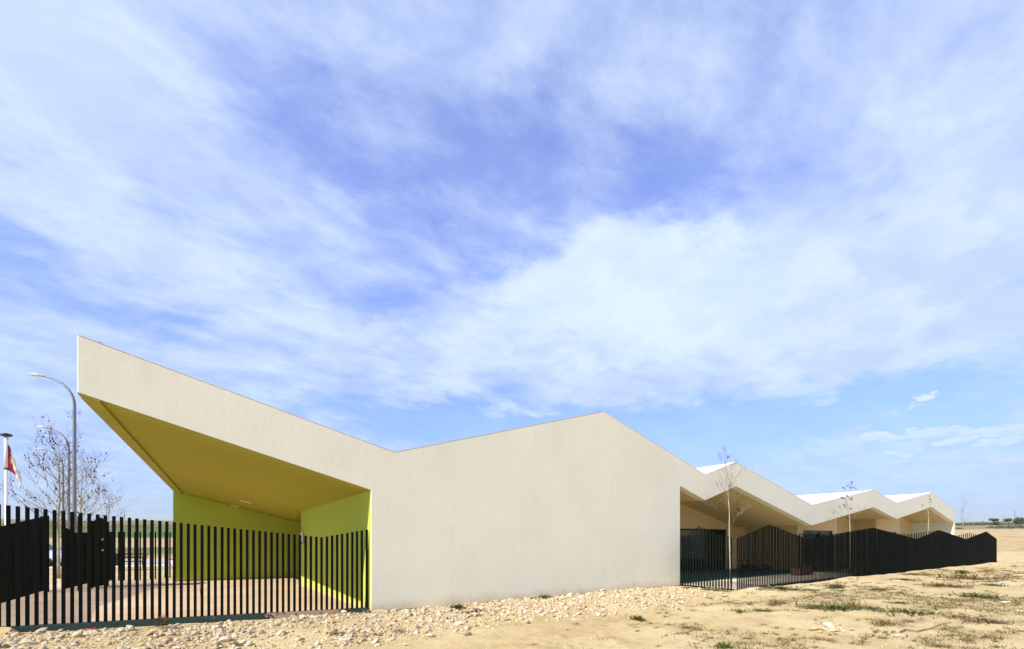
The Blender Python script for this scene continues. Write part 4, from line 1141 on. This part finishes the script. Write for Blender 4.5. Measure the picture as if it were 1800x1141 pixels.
# ------------------------------------------------------------------ weeds
def weed_mesh(name, rg, kind, mat):
    mb = MB()
    if kind == 'rosette': n, L, w, el = 150, .20, .022, (.15, 1.15)
    elif kind == 'mat': n, L, w, el = 240, .13, .016, (.1, 1.0)
    else: n, L, w, el = 220, .20, .007, (.2, 1.3)
    for k in range(n):
        a = rg.uniform(0, 6.28); r = abs(rg.normal())*(.16 if kind != 'rosette' else .08); c = Vector((r*math.cos(a)*1.4, r*math.sin(a), 0))
        az = a+rg.normal()*.7; e = rg.uniform(*el); ln = L*rg.uniform(.35, 1.0)
        d = Vector((math.cos(az)*math.cos(e), math.sin(az)*math.cos(e), math.sin(e))); sd = Vector((-math.sin(az), math.cos(az), 0))*w*rg.uniform(.6, 1.2)
        m_ = c+d*ln*.55; tip = c+d*ln+Vector((0, 0, -ln*.25))
        mb.quad(c-sd*.4, c+sd*.4, m_+sd, m_-sd); mb.tri(m_-sd, m_+sd, tip)
        if True:
            q = Vector((-c.y, c.x, 0)); q = (q.normalized() if q.length > 1e-6 else Vector((1, 0, 0)))*.003
            mb.quad(-q+Vector((0, 0, .006)), q+Vector((0, 0, .006)), c+q+Vector((0, 0, .008)), c-q+Vector((0, 0, .008)))
    # join the two faces of a leaf into one island
    return mb.mesh(name, mat)
def weeds():
    rg = np.random.default_rng(31)
    G = [weed_mesh('weed', rg, 'rosette', M['weed']) for _ in range(4)]; MT = [weed_mesh('weed', rg, 'mat', M['weed']) for _ in range(4)]
    D = [weed_mesh('dry_weed', rg, 'dry', M['dry']) for _ in range(4)]; PU = [weed_mesh('purple_weed', rg, 'mat', M['purple'])]
    def put(px, py, wpx, kind, lb, hgt=1.0, group=None):
        p = gp(px, py, .02); dep = p.x*SA+p.y*CA; w = wpx/FPX*dep
        me = random.choice({'g': G, 'm': MT, 'd': D, 'p': PU}[kind])
        nm = {'g': 'weed', 'm': 'weed', 'd': 'dry_weed', 'p': 'purple_weed'}[kind]
        o = link(nm, me, None, (p.x, p.y, hz(p.x, p.y)-.01)); s = w/.72
        o.scale = (s*1.25, s*1.5, s*1.9*hgt); o.rotation_euler = (0, 0, -.59+random.uniform(-.3, .3)); tag(o, lb, 'weed', group)
    L = [(1208, 1034, 26, 'm', 'green weed at the foot of the cream wall\'s right end', .8), (1250, 1037, 40, 'm', 'broad green weed in front of the short fence return', .9), (1281, 1040, 16, 'm', 'small green weed just left of the fence corner', .8),
         (1370, 1036, 60, 'm', 'long flat green weed patch at the foot of the right-hand fence', .6), (1425, 1036, 26, 'm', 'green weed between two others along the right-hand fence sand', .8), (1469, 1033, 32, 'g', 'upright dark green weed rosette on the sand by the right-hand fence', 1),
         (1543, 1036, 36, 'm', 'green weed mat below the second fence peak', .8), (1602, 1011, 24, 'm', 'green weed on the sand bank under the far fence', .9), (1588, 1019, 34, 'm', 'low weed just below the one on the far sand bank', .6),
         (1690, 1008, 24, 'g', 'dark leafy weed beside the dry grass patch near the fence\'s far end', 1.3), (1744, 1029, 34, 'm', 'bright green weed patch on the open ground at the far right', .9), (1720, 1048, 60, 'm', 'yellow-green weed mat below the bright patch at the far right', .7),
         (1436, 1068, 46, 'm', 'green weed at the left end of the central weed strip', 1), (1470, 1070, 60, 'm', 'largest green clump of the central weed strip', 1), (1500, 1066, 50, 'd', 'straw-coloured tuft inside the central weed strip', 1), (1530, 1068, 32, 'm', 'green weed at the right end of the central weed strip', 1),
         (1581, 1060, 30, 'm', 'thin upright weed behind the central weed strip', 1), (1600, 1076, 74, 'm', 'olive weed mat right of the central weed strip', .7), (1556, 1096, 46, 'd', 'brown dry tuft below the central weed strip', .9), (1597, 1090, 34, 'd', 'dark brown flattened tuft right of the brown dry tuft', .4),
         (1443, 1122, 42, 'd', 'flattened brown tuft below the broken slab heap', .4), (1271, 1135, 36, 'g', 'fresh green rosette at the bottom edge', 1.1), (1297, 1074, 28, 'm', 'small weed on the sand below the fence corner', .9), (1336, 1075, 26, 'm', 'small weed right of the one below the fence corner', .8),
         (1120, 1088, 34, 'g', 'lone green rosette on the bare sand below the cream wall', .9), (957, 1056, 30, 'g', 'green weed growing in the rubble at the middle of the cream wall', .9), (804, 1074, 34, 'g', 'green weed growing in the rubble at the wall\'s left part', 1),
         (838, 1078, 46, 'p', 'purple-red weed in the rubble right of the green one', .6), (645, 1083, 20, 'g', 'green weed tuft at the kerb end by the wall corner', .9), (628, 1085, 16, 'm', 'tiny weed left of the tuft at the kerb end', .8), (660, 1086, 18, 'm', 'tiny weed at the brick footing of the wall corner', .6),
         (161, 1110, 18, 'm', 'small weed by the red tape near the left kerb', .9), (188, 1119, 32, 'm', 'flat weed left of the dead bush ball', .5), (1660, 1030, 70, 'd', 'wide straw-coloured tuft on the right sand', .3), (1700, 1016, 90, 'd', 'wide dry grass patch near the fence\'s far end', .4),
         (1370, 1061, 44, 'd', 'straw tuft behind the central weed strip', .8), (1740, 1092, 70, 'd', 'dark dry streak of grass at the lower right', .35), (1690, 1085, 60, 'd', 'brown dry streak left of the one at the lower right', .4), (1660, 1134, 60, 'd', 'dry tuft at the bottom right edge', .4),
         (1280, 1057, 24, 'd', 'faint dry tuft just below the fence corner', .5), (1200, 1098, 40, 'd', 'faint dry tuft on the sand below the rubble end', .3), (1340, 1128, 40, 'd', 'dry tuft right of the bottom green rosette', .3), (700, 1110, 26, 'd', 'grey dead weed among the rubble below the wall corner', .7)]
    for px, py, w, k, lb, h in L: put(px, py, w, k, lb, h)
    # dry grass scattered over the plot in thin clumps: one mass
    m = 9500; dep = 5.6+rg.random(m)**1.25*38; lat = rg.uniform(-.35, 1.35, m)*dep
    X = lat*CA+dep*SA; Y = -lat*SA+dep*CA
    msk = fbm(X*.55, Y*1.3, 4, 88); ok = (Y < 7.85) & (rg.random(m) < (.08+.92*sst(.42, .58, msk))*sst(3, 11, X))
    X = X[ok]; Y = Y[ok]; nb = 40
    rad = (.03+.24*rg.random(len(X))**1.6)*(1+.4*(msk[ok] > .55))
    ang = rg.uniform(0, 6.28, (len(X), nb)); rr = np.abs(rg.normal(size=(len(X), nb)))*rad[:, None]*.7
    # clumps lie along the drift of the slope
    bx = X[:, None]+rr*np.cos(ang)*1.35; by = Y[:, None]+rr*np.sin(ang)*.75
    bz = height(bx.ravel(), by.ravel()).reshape(bx.shape)
    ln = rg.uniform(.02, .085, bx.shape)*(.6+2.2*rad[:, None]); az_ = rg.uniform(0, 6.28, bx.shape); e_ = rg.uniform(.03, .95, bx.shape); hw = .0045+.0004*np.hypot(bx, by)
    tip = np.stack([bx+ln*np.cos(az_)*np.cos(e_), by+ln*np.sin(az_)*np.cos(e_), bz+ln*np.sin(e_)], -1)
    sx_ = -np.sin(az_)*hw; sy_ = np.cos(az_)*hw
    v = np.stack([np.stack([bx-sx_, by-sy_, bz-.004], -1), np.stack([bx+sx_, by+sy_, bz-.004], -1), tip], 2).reshape(-1, 3)
    nf = len(v)//3; me = bpy.data.meshes.new('dry_grass')
    me.vertices.add(len(v)); me.vertices.foreach_set('co', v.ravel()); me.loops.add(nf*3); me.loops.foreach_set('vertex_index', np.arange(nf*3, dtype=np.int32))
    me.polygons.add(nf); me.polygons.foreach_set('loop_start', np.arange(0, nf*3, 3, dtype=np.int32)); me.polygons.foreach_set('loop_total', np.full(nf, 3, np.int32))
    green = np.repeat((rg.random(len(X)) < .30), nb).astype(np.int32)
    me.materials.append(M['dry']); me.materials.append(M['weed']); me.polygons.foreach_set('material_index', green); me.update(calc_edges=True)
    tag(link('dry_grass', me), 'short dry grass scattered over the sandy plot', 'grass', kind='stuff')
weeds()
def oddments():
    # ball of dead twigs
    p = gp(285, 1112, .1); z0 = hz(p.x, p.y); rg = random.Random(4); mb = MB()
    for k in range(260):
        d = Vector((rg.gauss(0, 1), rg.gauss(0, 1), rg.gauss(0, .9))).normalized()*rg.uniform(.05, .11); e = Vector((rg.gauss(0, 1), rg.gauss(0, 1), rg.gauss(0, 1))).normalized()*.04
        c = Vector((p.x, p.y, z0+.10)); mb.tube([c+d*.6, c+d+e*.3, c+d*1.05+e], .0022, 3, cap=False)
    centred(mb, 'dead_bush', M['bush'], 'round ball of dead brown twigs on the rubble before the left fence', 'bush', loc=(p.x, p.y, z0))
    def twig(name, lb, cat, pts, r, mat):
        q = [gp(a, b, .03) for a, b in pts]; q = [Vector((v.x, v.y, hz(v.x, v.y)+.012+r)) for v in q]; mb = MB(); mb.tube(q, [r*(1-.5*k/(len(q)-1)) for k in range(len(q))], 5)
        centred(mb, name, mat, lb, cat, loc=tuple(q[0]))
    twig('fallen_branch', 'long thin grey branch lying on the sand at the right', 'branch', [(1582, 1108), (1592, 1104), (1612, 1106), (1635, 1102), (1652, 1096), (1672, 1092)], .014, M['twig'])
    twig('pale_stick', 'pale straight stick leading to the red tape by the left kerb', 'stick', [(82, 1107), (100, 1111), (125, 1115), (148, 1115.5)], .012, M['white_bark'])
    def scrap(name, lb, cat, px, py, w, h, col):
        p = gp(px, py, .03); dep = p.x*SA+p.y*CA; w = w/FPX*dep; rg = random.Random(int(px)); z0 = hz(p.x, p.y); mb = MB(); n = 5; G = []
        for i in range(n+1):
            G.append([Vector((p.x+(i/n-.5)*w*CA+(j/3-.5)*w*.5*SA, p.y-(i/n-.5)*w*SA+(j/3-.5)*w*.5*CA, z0+.008+h*rg.random())) for j in range(4)])
        for i in range(n):
            for j in range(3): mb.quad(G[i][j], G[i+1][j], G[i+1][j+1], G[i][j+1])
        o = centred(mb, name, simple(name+'_mat', col, .7, .3), lb, cat, loc=(p.x, p.y, z0)); md = o.modifiers.new('t', 'SOLIDIFY'); md.thickness = .004
    scrap('red_tape', 'crumpled red tape at the end of the pale stick', 'litter', 157, 1115, 18, .03, (.55, .03, .05))
    scrap('blue_scrap', 'blue plastic scrap on the sand before the right-hand fence', 'litter', 1502, 1028, 8, .03, (.05, .25, .42))
    scrap('white_scrap', 'white paper scrap on the sand bank before the far fence', 'litter', 1577, 1021, 10, .04, (.8, .78, .75))
    scrap('purple_rag', 'small purple-grey rag on the sand below the fence corner', 'litter', 1319, 1064, 9, .06, (.12, .09, .15))
    scrap('white_sheet', 'flat white sheet scrap at the far right', 'litter', 1764, 1024, 15, .02, (.75, .74, .7))
    scrap('pale_wrapper', 'pale crumpled wrapper at the right edge of the plot', 'litter', 1768, 1059, 10, .05, (.72, .70, .66))
    scrap('pale_offcut', 'pale offcut lying beside the long grey branch', 'litter', 1577, 1112, 14, .02, (.7, .66, .56))
oddments()
